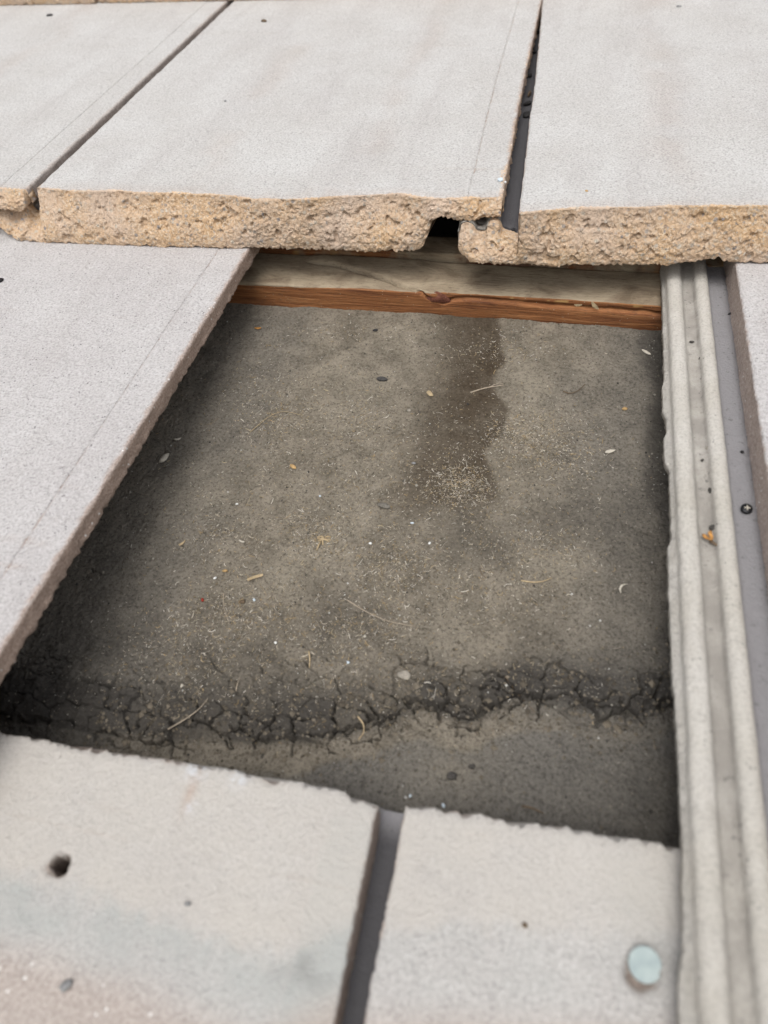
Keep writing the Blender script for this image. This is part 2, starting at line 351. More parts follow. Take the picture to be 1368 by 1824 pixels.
# plates whose middle lies above the fissure stand proud and end at it in a broken edge
cr = py1 - YCF(px1)
lift = np.where(cr > -1, 3.6 * np.exp(-np.maximum(cr, 0) / 13.0), 0.0) * (0.55 + 0.9 * id1)
tilt = ((id1 * 13.7) % 1 - 0.5) * 0.24 * (wx - px1) + (0.07 + ((id1 * 29.3) % 1 - 0.5) * 0.3) * (wy - py1)
Z += (lift + (id1 - 0.5) * 2.0 + tilt * 0.9) * m1 * ss(0, 0.5, e1) + (id2 - 0.5) * 1.3 * m1 * ss(0, 0.8, e2_)
jg = 3.0 * fbm2(gx, gy, 12, 4, 83, 0.6) + 0.8 * n2(gx / 1.6, gy / 1.6, 84)
fw = 0.42 + 0.6 * fbm2(gx, gy, 10, 2, 85)
fis = (1 - ss(fw * 0.6, fw + 0.25, np.abs(rel + jg))) * ss(95, 120, gx)
YF2 = pl([(140, 58), (175, 57), (195, 58), (206, 50), (216, 62), (232, 66), (243, 58), (262, 63), (290, 66)])(gx)
fis2 = (1 - ss(fw * 0.45, fw * 0.8 + 0.2, np.abs(gy - YF2 + jg * 1.3))) * ss(135, 150, gx) * ss(-0.25, 0.05, fbm2(gx, 0 * gx, 18, 2, 87))
crack = np.maximum(np.maximum(ck1, fis), np.maximum(np.maximum(ck2 * 0.75, fis2 * 0.9), ck3 * 0.55))
Z -= crack * (2.6 + 3.4 * main)
Z += band * (1.6 * np.maximum(0, fbm2(gx, gy, 4.5, 4, 77, 0.7)) + 0.5 * fbm2(gx, gy, 2.0, 2, 78))
gran = ss(-12, -30, rel)                                       # coarse granular part below the fold
Z += gran * 0.6 * fbm2(gx, gy, 2.4, 2, 81)
Z += 0.5 * np.maximum(0, n2(gx / 1.5, gy / 1.5, 91)) ** 2 + 0.25 * fbm2(gx, gy, 1.5, 2, 93)
DIRTZ = Z
def dirt_z(x, y):
    return DIRTZ[np.clip(np.searchsorted(DY, y), 0, len(DY) - 1), np.clip(np.searchsorted(DX, x), 0, len(DX) - 1)]
jag = 5.5 * fbm2(gx, gy, 18, 5, 101, 0.7)
def P2(pts): return [tuple(at(a, b)[:2]) for a, b in pts]
edge_r = pl([(y, x) for x, y in P2([(885, 560), (900, 640), (878, 690), (905, 730), (882, 775), (862, 805), (878, 850), (892, 880), (872, 915)])])(gy)
edge_l = pl([(y, x) for x, y in P2([(800, 560), (792, 640), (775, 720), (745, 800), (735, 850), (700, 915)])])(gy)
ylo = at(800, 905)[1]
damp = sig((edge_r + 0.8 * jag - gx) / 0.9) * sig((gx - edge_l + 5 - 1.1 * jag) / 5.0) * sig((gy - ylo + 2 * jag) / 5.0) * (0.85 + 0.35 * fbm2(gx, gy, 14, 4, 103))
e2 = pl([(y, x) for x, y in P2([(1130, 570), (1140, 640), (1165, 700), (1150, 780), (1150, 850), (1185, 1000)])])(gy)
dark_right = sig((gx - e2 - jag) / 1.5)  # darker strip along the right side of the gap
dark = np.clip(1.1 * np.maximum(band * ss(38, 6, np.abs(rel - 6)) * ss(-6, 0, rel), crack * 0.95) * (0.62 + 0.5 * id1 * m1 + 0.35 * fbm2(gx, gy, 30, 3, 111)), 0, 1)  # shade of fold and cracks put into the dirt colour, varied by plate
dark = np.maximum(dark, 0.75 * dark_right)
for (px, py, r, k) in ((880, 960, 26, .35), (1010, 910, 22, .4), (1120, 950, 26, .45), (460, 1030, 10, .2), (820, 960, 30, .3), (610, 1110, 25, .35), (380, 1180, 34, .5), (200, 1150, 40, .5), (150, 1300, 30, .6), (1150, 1450, 30, .4)):  # lower left blobs paint the left tile's shade into the dirt
    q = at(px, py); dark = np.maximum(dark, k * np.exp(-((gx - q[0]) ** 2 + (gy - q[1]) ** 2) / r ** 2) * (1 + 0.6 * fbm2(gx, gy, 12, 3, 121)))
pale = 0.25 * ss(0.1, 0.5, fbm2(gx, gy, 35, 3, 131))
for (px, py, r, k) in ((500, 1030, 13, .9), (550, 1000, 14, .7), (950, 680, 16, .6), (960, 740, 14, .6), (990, 1010, 18, .7), (420, 1060, 20, .5), (640, 700, 26, .45), (380, 880, 20, .35), (620, 900, 26, .4), (930, 860, 10, .6), (800, 1345, 22, .45)):
    q = at(px, py); pale = np.maximum(pale, k * np.exp(-((gx - q[0]) ** 2 + (gy - q[1]) ** 2) / r ** 2) * np.clip(1 + 0.9 * fbm2(gx, gy, 10, 4, 141), 0, 2))
grey = np.clip(0.95 * ss(-13, -19, rel + 5 * fbm2(gx, gy, 16, 4, 157, 0.6)) + 0.55 * ss(60, 10, gx + 12 * fbm2(gx, gy, 30, 3, 151)) + 0.6 * ss(190, 250, gx + 20 * fbm2(gx, gy, 40, 3, 155)) + 0.3 * band, 0, 1)
V = np.stack([gx.ravel(), gy.ravel(), Z.ravel()], 1)
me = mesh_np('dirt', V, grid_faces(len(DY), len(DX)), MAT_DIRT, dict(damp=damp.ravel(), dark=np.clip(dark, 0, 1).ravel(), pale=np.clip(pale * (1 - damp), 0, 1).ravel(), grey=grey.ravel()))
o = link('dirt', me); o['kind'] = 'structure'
bpy.data.objects['dirt'].data.flip_normals()

# ------------------------------------------------------------------ roof tiles
GT = 'concrete roof tiles around the gap'
def stations(a, b, step, dense=(), end=(0, .5, 1, 1.6, 2.4, 3.4, 5, 7)):
    """positions from a to b, close together at both ends and in the dense spans"""
    s = set(np.round(np.concatenate([a + np.array(end), b - np.array(end), np.arange(a + 8, b - 8, step)]), 3).tolist())
    for p, q, d in dense: s |= set(np.round(np.arange(p, q, d), 3).tolist())
    return np.array(sorted(x for x in s if a <= x <= b))

def ring_mesh(name, ring, ys, xf, mat, zf, parent, base, disp=None, attrf=None, tail=None, head=None):
    """ring: list of (u, z) cross-section points; xf(u, y) -> x; zf(y) -> z of the course; tail/head(x) -> end of the piece there"""
    u = np.array([r[0] for r in ring], float); dz = np.array([r[1] for r in ring], float)
    Yn = ys[:, None] * np.ones((1, len(u))); X = xf(u[None, :], Yn)
    y0, y1 = ys[0], ys[-1]; tt = (Yn - y0) / (y1 - y0)
    ya = tail(X) if tail else np.full_like(X, y0); yb = head(X) if head else np.full_like(X, y1)
    k0 = ss(30, 0, Yn - y0); k1 = ss(30, 0, y1 - Yn)
    Y = Yn + (ya - y0) * k0 + (yb - y1) * k1
    D = dz[None, :] * np.ones_like(X)
    if disp is not None: X, Y, D = disp(X, Y, D, Yn - y0, y1 - Yn)
    at_ = attrf(X, Y, D, Yn - y0, y1 - Yn) if attrf else {}
    if tail:                                  # fold the skin back so that the broken front stands before it
        X = np.concatenate([X[:1], X]); Y = np.concatenate([Y[:1] + 7, Y]); D = np.concatenate([D[:1] - np.where(dz > -0.9, 0.5, 0.0)[None, :], D])
        at_ = {k: np.concatenate([v[:1], v]) for k, v in at_.items()}; ys = np.concatenate([ys[:1], ys])
    V = np.stack([X.ravel(), Y.ravel(), (zf(Y) + D).ravel()], 1) - np.array(base)
    F = grid_faces(len(ys), len(u), True)
    faces = F.tolist(); n = len(u)
    faces.append(list(range(n))); faces.append([(len(ys) - 1) * n + i for i in range(n)][::-1])
    at_ = {k: (v.reshape(-1, 3) if v.ndim == 3 else v.ravel()) for k, v in at_.items()}
    me = mesh_np(name, V, faces, mat, at_)
    return link(name, me, parent)

CHANNEL = [(-37.6, -24), (-37.6, -21), (-37.6, -19.6), (-36.7, -19.0), (-36.3, -16), (-36.0, -14.4), (-35.3, -13.4), (-34.2, -12.7), (-32, -12.2), (-29.8, -12.7), (-28.6, -13.5), (-27.6, -14.7), (-27.0, -16.0),
           (-26.2, -17.3), (-25, -17.6), (-23, -17.7), (-21.2, -17.5), (-20.3, -16.6), (-19.9, -15.2), (-19.2, -14.1), (-18.2, -13.2), (-16, -12.5), (-13.9, -13.1), (-12.7, -14.0), (-11.9, -15.3), (-11.4, -17.0),
           (-10.6, -18.6), (-9, -19), (-6, -19.1), (-3, -19), (0.5, -18.8), (0.6, -24), (-8, -24), (-18, -24), (-28, -24)]

def make_tile(label, yt, xl, xr, mat, y0, y1, base, tail=None, head=None, step=2.0, ustep=1.5, dense_y=(), dense_u=(), thick=24.0, lip=True, channel=True, front=None, seed=1, side=1.0,
              body_attr=None, body_disp=None, chan_rag=None, wear=0.0, group=GT, gut_shade=0.0):
    root = bpy.data.objects.new('roof_tile', None); COL.objects.link(root); root.empty_display_size = 0.02
    base = (base[0], base[1], ztop(yt, base[1]) - thick)
    root.matrix_world = M @ Matrix.Translation(Vector(base) * S)
    tag(root, label, 'roof tile', group); root['kind'] = 'thing'
    zf = lambda y: ztop(yt, y)
    LIPW, STEP = 21.0, 40.0
    ys = stations(y0, y1, step, dense_y)
    ym = 0.5 * (y0 + y1); W = float(xr(ym) - xl(ym)) - (LIPW if lip else 0)
    xb = lambda y: xr(y) - (LIPW if lip else 0)
    top = stations(0, W, ustep, dense_u, (0.5, 1.0, 1.6, 2.4, 4, 6))
    ring = [(u, -0.35 if u in (top[0], top[-1]) else (-0.1 if u in (top[1], top[-2]) else 0.0)) for u in top]
    if lip: ring += [(W, -0.9), (W, -3), (W, -7), (W, -11), (W - 6, -11), (W - 12, -11), (W - 17, -11.3), (W - 19, -14), (W - 22, -20), (W - 24, -thick)]
    else: ring += [(W, z) for z in (-1.1, -2, -3.5, -5, -7, -9, -11, -14, -18, -thick)]
    ring += [(u, -thick) for u in np.linspace(W - 40, 30, 8)]
    ring += [(0, z) for z in (-thick, -20, -17, -14, -11, -8, -6, -4, -2.4, -1.1)]
    ring = [(max(0, min(W, u)), z) for u, z in ring]
    xf = lambda u, y: xl(y) + u / W * (xb(y) - xl(y))
    def disp(X, Y, D, dt, dh):
        ontop = (D > -0.8)
        el = np.exp(-np.maximum(X - xl(Y), 0) / 1.5); er = np.exp(-np.maximum(xb(Y) - X, 0) / 1.5) * (0 if lip else 1)
        nx = 0.75 * fbm3(X, Y, D, 5, 3, seed) + 0.35 * n3(X / 1.1, Y / 1.1, D / 1.1, seed + 9)
        jx = X + nx * (el - er) * 0.9
        jy = 0.9 * fbm2(X, D * 3, 4, 3, seed + 3)
        Yn = Y - (1.5 * jy + 0.9 * n2(X / 1.2, D / 2.0, seed + 33)) * np.exp(-dh / 2.5) + (0.7 * np.abs(fbm2(X, D * 3, 5, 3, seed + 4))) * np.exp(-dt / 2.0)
        Dn = D + np.where(ontop, 0.35 * fbm2(X, Y, 28, 3, seed + 5) + 0.10 * n2(X / 2.2, Y / 2.2, seed + 6), 0)
        rnd = np.maximum(np.exp(-dt / 1.6), np.exp(-dh / 1.4)) * np.where(ontop, 1, 0)
        chip = np.maximum(0, fbm2(X, Y, 9, 3, seed + 8) - 0.1)
        Dn = Dn - rnd * (0.8 + 1.6 * chip) - np.where(ontop, el * 0.5 * (1 + fbm2(X, Y, 6, 3, seed + 7)), 0)
        if body_disp is not None: Dn = body_disp(jx, Yn, Dn, ontop)
        return jx, Yn, Dn
    def attrs(X, Y, D, dt, dh):
        m = np.zeros(X.shape + (3,)); m2 = np.zeros(X.shape + (3,))
        nz = fbm2(X, Y, 8, 4, seed + 20, 0.6)
        m[..., 0] = np.exp(-dt / 2.0) * (0.85 + nz * 0.9); m2[..., 1] = 0.7 * ss(-0.5, -1.5, D + 0.8 * fbm2(Y, D, 3, 3, seed + 40))
        if body_attr is not None: body_attr(X, Y, D, dt, dh, m, m2)
        return dict(mask=np.clip(m, 0, 1), mask2=np.clip(m2, 0, 1))
    ring_mesh('body', ring, ys, xf, mat, zf, root, base, disp, attrs, tail, head)
    if lip:
        us = [-0.6, 0.25, 0.6, 1.2] + list(np.arange(2.5, 18.6, 1.5)) + [19.0, 19.6, 20.1, 20.5, 20.8, 21.0]
        rl = [(u, {-0.6: -0.62, 0.25: -0.5, 0.6: -0.12, 20.1: -0.12, 20.5: -0.35, 20.8: -0.8, 21.0: -1.6}.get(u, -0.05)) for u in us]
        rl += [(21.0, z) for z in (-2.5, -3.6, -4.8, -6, -7.2, -8.4)] + [(20.9, -9.5), (20.5, -10.3), (19.5, -10.9), (16, -11), (10, -11), (4, -11), (-0.6, -11), (-0.6, -6)]
        lx = lambda u, y: xr(y) - LIPW + u
        def ldisp(X, Y, D, dt, dh):
            u = X - (xr(Y) - LIPW); e = ss(17.5, 20.8, u)
            low = ss(-6, -10, D)
            X2 = X + e * (0.55 * fbm3(X * 0, Y, D, 6, 3, seed + 31) + (0.25 + 0.9 * low) * n3(Y / 1.3, D / 1.3, X * 0, seed + 32)) + e * low * np.maximum(0, fbm2(Y, D, 7, 3, seed + 35)) * 1.6
            X2 = X2 - e * wear * np.maximum(0, fbm2(Y, D, 5, 3, seed + 37) + 0.1) * ss(120, 20, dt) * 2.0
            D2 = D + np.where(D > -2, 0.30 * fbm2(X, Y, 28, 3, seed + 5) + 0.1 * n2(X / 2.2, Y / 2.2, seed + 6), 0) - np.where(D > -2, np.exp(-dt / 1.6) * (0.8 + 1.5 * np.maximum(0, fbm2(X, Y, 9, 3, seed + 8))), 0)
            Y2 = Y + 0.8 * np.abs(fbm2(X, D * 3, 5, 3, seed + 4)) * np.exp(-dt / 2.0) - 0.9 * fbm2(X, D * 3, 4, 3, seed + 3) * np.exp(-dh / 2)
            return X2, Y2, D2
        def lattr(X, Y, D, dt, dh):
            m = np.zeros(X.shape + (3,)); m2 = np.zeros(X.shape + (3,)); u = X - (xr(Y) - LIPW)
            nz = fbm2(X, Y, 8, 4, seed + 20, 0.6)
            m[..., 0] = np.maximum(np.exp(-dt / 2.0) * (0.85 + nz * 0.9), wear * ss(21 - 9 * ss(130, 20, dt) - 3, 22, u + 5 * nz) * 0.9)
            m2[..., 1] = np.maximum(ss(-0.35, -1.2, D + 0.6 * fbm2(Y, D, 3, 3, seed + 40)), 0.75 * ss(18.2, 20.6, u + 2.2 * fbm2(X, Y, 3, 4, seed + 41, 0.7))) * side
            if body_attr is not None: body_attr(X, Y, D, dt, dh, m, m2)
            return dict(mask=np.clip(m, 0, 1), mask2=np.clip(m2, 0, 1))
        ring_mesh('overlap_lip', rl, ys, lx, mat, zf, root, base, ldisp, lattr, tail, head)
    if channel:
        cx = lambda u, y: xl(y) + u
        dn = [(p, q, min(d, 1.0)) for p, q, d in dense_y]
        cy = stations(y0 + 1, y1 - 1, 1.5 if chan_rag else 3, dn)
        def cdisp(X, Y, D, dt, dh):
            u = X - xl(Y); X2 = X + 0.42 * fbm3(X, Y, D, 8, 4, seed + 50, 0.65); D2 = D + 0.42 * fbm2(X, Y, 9, 4, seed + 51, 0.6) + 0.10 * n2(X / 1.6, Y / 1.6, seed + 52)
            if chan_rag: X2 = X2 - np.where(u < -37, chan_rag(Y, D), 0) + np.where((u >= -37) & (u < -36), 0.4 * fbm2(Y, D, 5, 3, seed + 54), 0)
            return X2, Y, D2
        def cattr(X, Y, D, dt, dh):
            u = X - xl(Y)
            return dict(valley=ss(-28.6, -26.5, u) * ss(-18.8, -20.5, u), gutter=ss(-12.6, -10.8, u), slot_shade=gut_shade * ss(-12.6, -10.8, u) * ss(0, 14, dh))  # last mask: painted slot shade, fading out towards the head
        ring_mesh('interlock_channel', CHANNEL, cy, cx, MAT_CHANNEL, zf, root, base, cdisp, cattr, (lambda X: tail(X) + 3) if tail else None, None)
    if front:
        xs = np.arange(front['x0'], front['x1'], 0.55 if front.get('fine', True) else 3.0); N = 46 if front.get('fine', True) else 12
        s_ = np.linspace(0, 1, N)
        zt = front['ztop'](xs) - 0.25; zb = front['zbot'](xs) + front.get('rag', 1.0) * (1.5 * fbm2(xs, xs * 0, 8, 4, seed + 60, 0.75) + 0.7 * n2(xs / 1.2, xs * 0, seed + 61))
        yT = front['ytop'](xs) + (1.0 * fbm2(xs, xs * 0, 7, 4, seed + 70, 0.7) + 0.4 * n2(xs / 1.1, xs * 0, seed + 71)) * (1 if front.get('fine', True) else 0); yB = front['ybot'](xs)
        X = xs[:, None] * np.ones((1, N)); D = zt[:, None] + (zb - zt)[:, None] * s_[None, :]
        bulge = np.sin(np.pi * s_)[None, :] * 1.2
        Y = yT[:, None] + (yB - yT)[:, None] * ss(0.0, 1.0, s_)[None, :] - bulge
        a, b2, c1, c2 = worley(X / 2.3 + 0.3 * n2(X / 2, D / 2, 5), D / 2.0, seed + 62)
        a2, b3, d1, d2 = worley(X / 5.2, D / 4.4, seed + 64)
        rgh = -1.1 * (c1 - 0.5) * ss(0, .3, b2 - a) - 1.1 * (0.55 - a) - 1.3 * (d1 - .5) * ss(0, .25, b3 - a2) + 1.0 * fbm2(X, D, 14, 3, seed + 63) + 1.1 * n2(X / 1.0, D / 1.0, seed + 65) * (0.4 + 0.6 * (n2(X / 5, D / 5, seed + 69) > -0.1))
        pit = ss(0.42, 0.62, fbm2(X, D, 5.5, 3, seed + 66) + 0.17) * 3.0
        Y = Y + (0.66 * rgh + 0.75 * pit) * (0.55 + 0.45 * np.sin(np.pi * np.clip(s_, 0.04, 0.96))[None, :])
        X = X + 0.35 * n2(X / 1.3, D / 1.3, seed + 67); D = D + 0.35 * n2(X / 1.4, D / 1.4, seed + 68) * (s_ > 0.02)[None, :]
        back_t = np.stack([xs, yT + 9, zt - 0.6], 1); back_b = np.stack([xs, yB + 16, zb + 0.3], 1)
        mid_t = np.stack([xs, yT + 2.0, zt - 0.35], 1)
        P = np.concatenate([back_t[:, None], mid_t[:, None], np.stack([X, Y, D], -1), back_b[:, None]], 1)
        n = P.shape[1]; P = P.reshape(-1, 3); P[:, 2] += zf(P[:, 1])
        wh = front.get('white', lambda x, s: 0 * x)(X, s_[None, :] * np.ones_like(X)); wh = np.concatenate([wh[:, :1], wh[:, :1], wh, wh[:, -1:]], 1)
        F = grid_faces(len(xs), n); F = F.tolist()
        F.append([i for i in range(n)]); F.append([(len(xs) - 1) * n + i for i in range(n)][::-1])
        me = mesh_np('front_edge', P - np.array(base), F, MAT_BROKEN, dict(whit=np.clip(wh, 0, 1).ravel()))
        link('front_edge', me, root)
    return root

const = lambda v: (lambda y: np.zeros_like(np.asarray(y, float)) + v)
chan_top = pl([(u, z) for u, z in CHANNEL[:31] if u > -37.5] + [(-37.6, -19.6)])

# --- top course
def blotch(seed, px):
    def f(X, Y, D, dt, dh, m, m2):
        topm = D > -2
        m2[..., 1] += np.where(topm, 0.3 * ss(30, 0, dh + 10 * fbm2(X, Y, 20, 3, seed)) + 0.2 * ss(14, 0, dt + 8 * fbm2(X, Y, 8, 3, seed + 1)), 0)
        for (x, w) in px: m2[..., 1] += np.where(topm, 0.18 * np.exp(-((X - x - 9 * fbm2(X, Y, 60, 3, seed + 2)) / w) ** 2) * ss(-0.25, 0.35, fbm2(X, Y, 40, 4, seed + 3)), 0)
    return f
a_top = pl([(-470, 319), (-200, 318.5), (-175, 318), (-161, 317)]); a_bot = pl([(-470, 309), (-200, 310), (-175, 311), (-161, 313)])
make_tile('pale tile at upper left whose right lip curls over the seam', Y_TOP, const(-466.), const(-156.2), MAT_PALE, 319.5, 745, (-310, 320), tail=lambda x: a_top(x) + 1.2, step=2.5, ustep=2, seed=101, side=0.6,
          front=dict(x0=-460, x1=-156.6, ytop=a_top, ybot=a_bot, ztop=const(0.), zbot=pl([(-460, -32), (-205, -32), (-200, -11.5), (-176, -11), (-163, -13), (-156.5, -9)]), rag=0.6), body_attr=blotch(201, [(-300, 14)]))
b_top = pl([(-190, 321), (-149, 320.9), (-124.3, 318.7), (-92.2, 320.8), (-71.4, 319.9), (-39.8, 320.5), (-12.5, 320.1), (7.9, 316.4), (40.6, 318.7), (61.1, 323.7), (82.1, 326.6), (98.5, 329.8), (119.4, 324.9), (138.8, 326.3), (162.3, 329.5)])
b_bot = pl([(-190, 312), (-179.5, 307.3), (-168.8, 304.5), (-134.3, 305.2), (-72.8, 307), (-17.5, 309), (49.5, 313.6), (89, 313.7), (106.2, 315.9), (114.8, 319), (122, 321), (146, 322), (164, 324)])
bxr = pl([(300, 164.3), (313, 163.6), (370, 162.4), (428, 160.6), (512, 158.8), (700, 157.3), (760, 157)])
def b_zt(x): return np.where(x < -149.6, chan_top(np.clip(x + 149.8, -37.6, -1)), 0.0)
make_tile('widest pale tile in the upper row with a notch at its front right corner', Y_TOP, const(-149.8), bxr, MAT_PALE, 321, 745, (0, 321), tail=lambda x: b_top(x) + 0.9, step=2.6, ustep=1.3, seed=111, wear=0.55,
          front=dict(x0=-187.4, x1=163.2, ytop=b_top, ybot=b_bot, ztop=b_zt, zbot=pl([(-188, -21), (-182, -27), (-170, -31.5), (-160, -32.3), (112, -32), (115.2, -30), (118, -22), (121.5, -12), (126, -9.5), (131, -10.5), (137, -13), (141, -11), (164, -10.5)])), body_attr=blotch(211, [(-40, 12), (70, 10)]))
c_xl = pl([(300, 176), (313, 175.2), (340, 173.4), (390, 171.5), (441, 169.3), (512, 167.2), (595, 163.3), (697, 157.9), (760, 154.5)])
c_top = pl([(134, 321), (150, 319), (164, 317), (174.5, 311.6), (190, 316), (209.2, 320.3), (240.5, 322.8), (259.1, 326.5), (271.3, 327), (311.5, 330), (480, 342)])
c_bot = pl([(134, 318), (145.2, 308.5), (161, 306.6), (180.3, 308.5), (199.7, 308.3), (218.5, 310.7), (262.5, 315.5), (291.6, 321), (320.5, 322), (480, 332)])
def c_zt(x): return np.where(x < 175.2, chan_top(np.clip(x - 175.2, -37.6, -1)) + np.where(x > 155.5, 1.5, 0), 0.0)
make_tile('pale tile at upper right, slewed so an open slot runs down its left side', Y_TOP, c_xl, lambda y: c_xl(y) + 303, MAT_PALE, 318, 745, (320, 322), tail=lambda x: np.where(x > 173, c_top(x) + 0.9, 318), step=3, ustep=1.6, seed=121, gut_shade=1.0,
          front=dict(x0=138.2, x1=476, ytop=c_top, ybot=c_bot, ztop=c_zt, zbot=pl([(138, -27), (141, -30), (146, -31.8), (160, -32.3), (270, -32), (284, -31), (292, -28.8), (297, -31.5), (480, -32)]),
                     white=lambda x, s: ss(157, 142, x + 4 * n2(x / 4, s * 6, 3)) * 0.35), body_attr=blotch(221, [(260, 14)]))
# --- the course above, of which only the foot of the tails shows
for k, (x0, lab) in enumerate(((-600, 'tile beyond the upper left tile, only its tan foot showing at the top left corner'), (-300, 'tile beyond the seam in the upper row, tan foot just cut by the top edge'))):
    f_ = 711 + (0.0 if k == 0 else 1.5)
    make_tile(lab, Y_FAR, const(x0 + 1.), const(x0 + 298.), MAT_PALE, f_ + 4, 1100, (x0 + 150, f_ + 4), step=8, ustep=8, seed=131 + k, lip=True, channel=False,
              front=dict(x0=x0 + 1, x1=x0 + 298, ytop=const(f_ + 4), ybot=const(f_ - 1), ztop=const(0.), zbot=pl([(x0, -32.2), (x0 + 300, -32.2)]), rag=0.5))
make_tile('tile beyond the slot in the upper row, just above the top edge', Y_FAR, const(1.), const(298.), MAT_PALE, 717.5, 1100, (150, 718), step=8, ustep=8, seed=135, lip=True, channel=False,
          front=dict(x0=1, x1=298, ytop=const(718), ybot=const(713), ztop=const(0.), zbot=const(-32.2), rag=0.5))
# --- the course with the gap
def ml_attr(X, Y, D, dt, dh, m, m2):
    topm = D > -2
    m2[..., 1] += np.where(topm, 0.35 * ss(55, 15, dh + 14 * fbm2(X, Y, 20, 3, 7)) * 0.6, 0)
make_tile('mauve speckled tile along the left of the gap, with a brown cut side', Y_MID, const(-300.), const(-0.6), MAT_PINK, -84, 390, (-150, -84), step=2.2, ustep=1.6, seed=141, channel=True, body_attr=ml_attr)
rag_pts = pl([(400, 0), (290, .3), (260, .6), (232, .8), (226, 2.2), (207, 2.4), (200, .4), (190, .8), (186, 2.2), (168, 2.0), (163, .2), (120, -.1), (115, 2.0), (94, 2.2), (54, 1.8), (28, 1.0), (5, .6), (-15, .3), (-47, 1.4), (-53, 2.8), (-66, 3.6), (-90, 3)])
def rag(Y, D): return rag_pts(Y) * 0.9 + 0.45 * fbm2(Y, D, 6, 4, 9, 0.65) + 0.25 * n2(Y / 1.1, D / 1.1, 3)
mr = make_tile('tile on the right of the gap showing its ribbed side channel', Y_MID, const(303.), const(606.), MAT_PINK, -84, 390, (440, -84), step=3, ustep=3, seed=151, chan_rag=rag, dense_y=((-70, 330, 1.2),))
# --- the course below
bl_head = pl([(-150, -21), (-5.4, -19.3), (21.5, -18.8), (47.5, -17.8), (72.4, -16.7), (92.1, -16), (109.5, -16.8), (130.4, -15.5), (143.1, -15.9), (148.2, -18), (157.7, -18.4)])
HOLE = at(104, 1540, 0, Y_BOT); NAIL = at(1149, 1718, 2.0, Y_BOT); NPIT = at(1140, 1735, 0, Y_BOT)
def band_attr(seed, cream_lim, grey_c, grey_w):
    def f(X, Y, D, dt, dh, m, m2):
        topm = np.where(D > -9, 1.0, 0.0); n = fbm2(X, Y, 22, 4, seed)
        lim = cream_lim(X) + 3.0 * n
        m[..., 2] += topm * (0.75 + 0.3 * fbm2(X, Y, 13, 4, seed + 5)) * ss(lim - 5, lim + 5, Y + 5 * fbm2(X, Y, 6, 4, seed + 4, 0.65))
        gm = ss(lim + 4, lim - 4, Y + 4 * fbm2(X, Y, 6, 4, seed + 4, 0.65)) * ss(lim - grey_w - 14, lim - grey_w + 6, Y + 7 * n) * (0.65 + 0.6 * fbm2(X, Y, 9, 3, seed + 1))
        m[..., 1] += topm * np.clip(grey_c * gm, 0, 1)
        m2[..., 1] += topm * 0.45 * ss(lim - grey_w, lim - grey_w - 16, Y + 5 * n)
    return f
bl_band = band_attr(301, pl([(-150, -73), (20, -69), (60, -68), (110, -72), (135, -73), (158, -60)]), 0.95, 14)
def bl_attr(X, Y, D, dt, dh, m, m2):
    bl_band(X, Y, D, dt, dh, m, m2)
    for (px, py, r, k) in ((350, 1369, 4.5, .6), (425, 1387, 3.5, .55), (340, 1440, 2.2, .6)):
        q = at(px, py, 0, Y_BOT); m2[..., 2] += k * np.exp(-((X - q[0]) ** 2 + (Y - q[1]) ** 2) / r ** 2)
    q = at(340, 1410, 0, Y_BOT); m2[..., 1] += 0.6 * np.exp(-((X - q[0]) / 2.2) ** 2 - ((Y - q[1]) / 8) ** 2)
    q = at(600, 1740, 0, Y_BOT); m2[..., 0] += 0.35 * np.exp(-((X - q[0] + 12) / 16) ** 2 - ((Y - q[1]) / 5) ** 2) * ss(-.3, .4, fbm2(X, Y, 8, 3, 12))
    r = np.hypot(X - HOLE[0], (Y - HOLE[1])); m2[..., 0] += 0.9 * ss(5.2, 3.0, r + 1.2 * fbm2(X, Y, 4, 3, 3))  # dark colour stands in for shade inside the nail hole
    # grey edge strip beside the slot
    m[..., 1] += 0.55 * ss(140, 143, X + 2 * fbm2(X, Y, 10, 3, 14)) * np.where(Y < -25, 1, 0.3)
def bl_disp(X, Y, D, top):
    r = np.hypot(X - HOLE[0], (Y - HOLE[1]) * 1.1) + 1.6 * fbm2(X, Y, 4.0, 4, 15, 0.6)
    return D - np.where(top, 21 * ss(3.7, 2.6, r) + 0.9 * ss(6, 3.4, r), 0)
make_tile('cream tile at lower left with an empty round nail hole', Y_BOT, const(-141.5), pl([(-500, 164), (-86, 158.9), (-18, 157.6)]), MAT_CREAM, -482, -17, (0, -482), head=bl_head, step=6, ustep=0.9, seed=161, channel=False, lip=False, thick=26.0,
          dense_y=((-130, -17, 1.1), (HOLE[1] - 8, HOLE[1] + 8, 0.5)), dense_u=((HOLE[0] + 141.5 - 8, HOLE[0] + 141.5 + 8, 0.5),), body_attr=bl_attr, body_disp=bl_disp)
br_head = pl([(160, -17), (168, -16.5), (176.7, -15.9), (197.8, -14.3), (206.2, -15.2), (223.5, -13), (238.5, -13.1), (253.3, -13), (266.9, -12.4), (480, -8)])
br_band = band_attr(311, pl([(160, -58), (200, -50), (240, -44), (270, -40), (480, -30)]), 0.35, 20)
def br_attr(X, Y, D, dt, dh, m, m2):
    br_band(X, Y, D, dt, dh, m, m2)
    r = np.hypot(X - NPIT[0], Y - NPIT[1]); m2[..., 0] += 0.45 * ss(7.5, 3.5, r + 1.5 * fbm2(X, Y, 4, 3, 5))
    q = at(1135, 1590, 0, Y_BOT); m[..., 1] += 0.7 * np.exp(-((X - q[0]) / 12) ** 2 - ((Y - q[1]) / 13) ** 2) * (0.8 + .5 * fbm2(X, Y, 9, 3, 16))
    q = at(920, 1520, 0, Y_BOT)
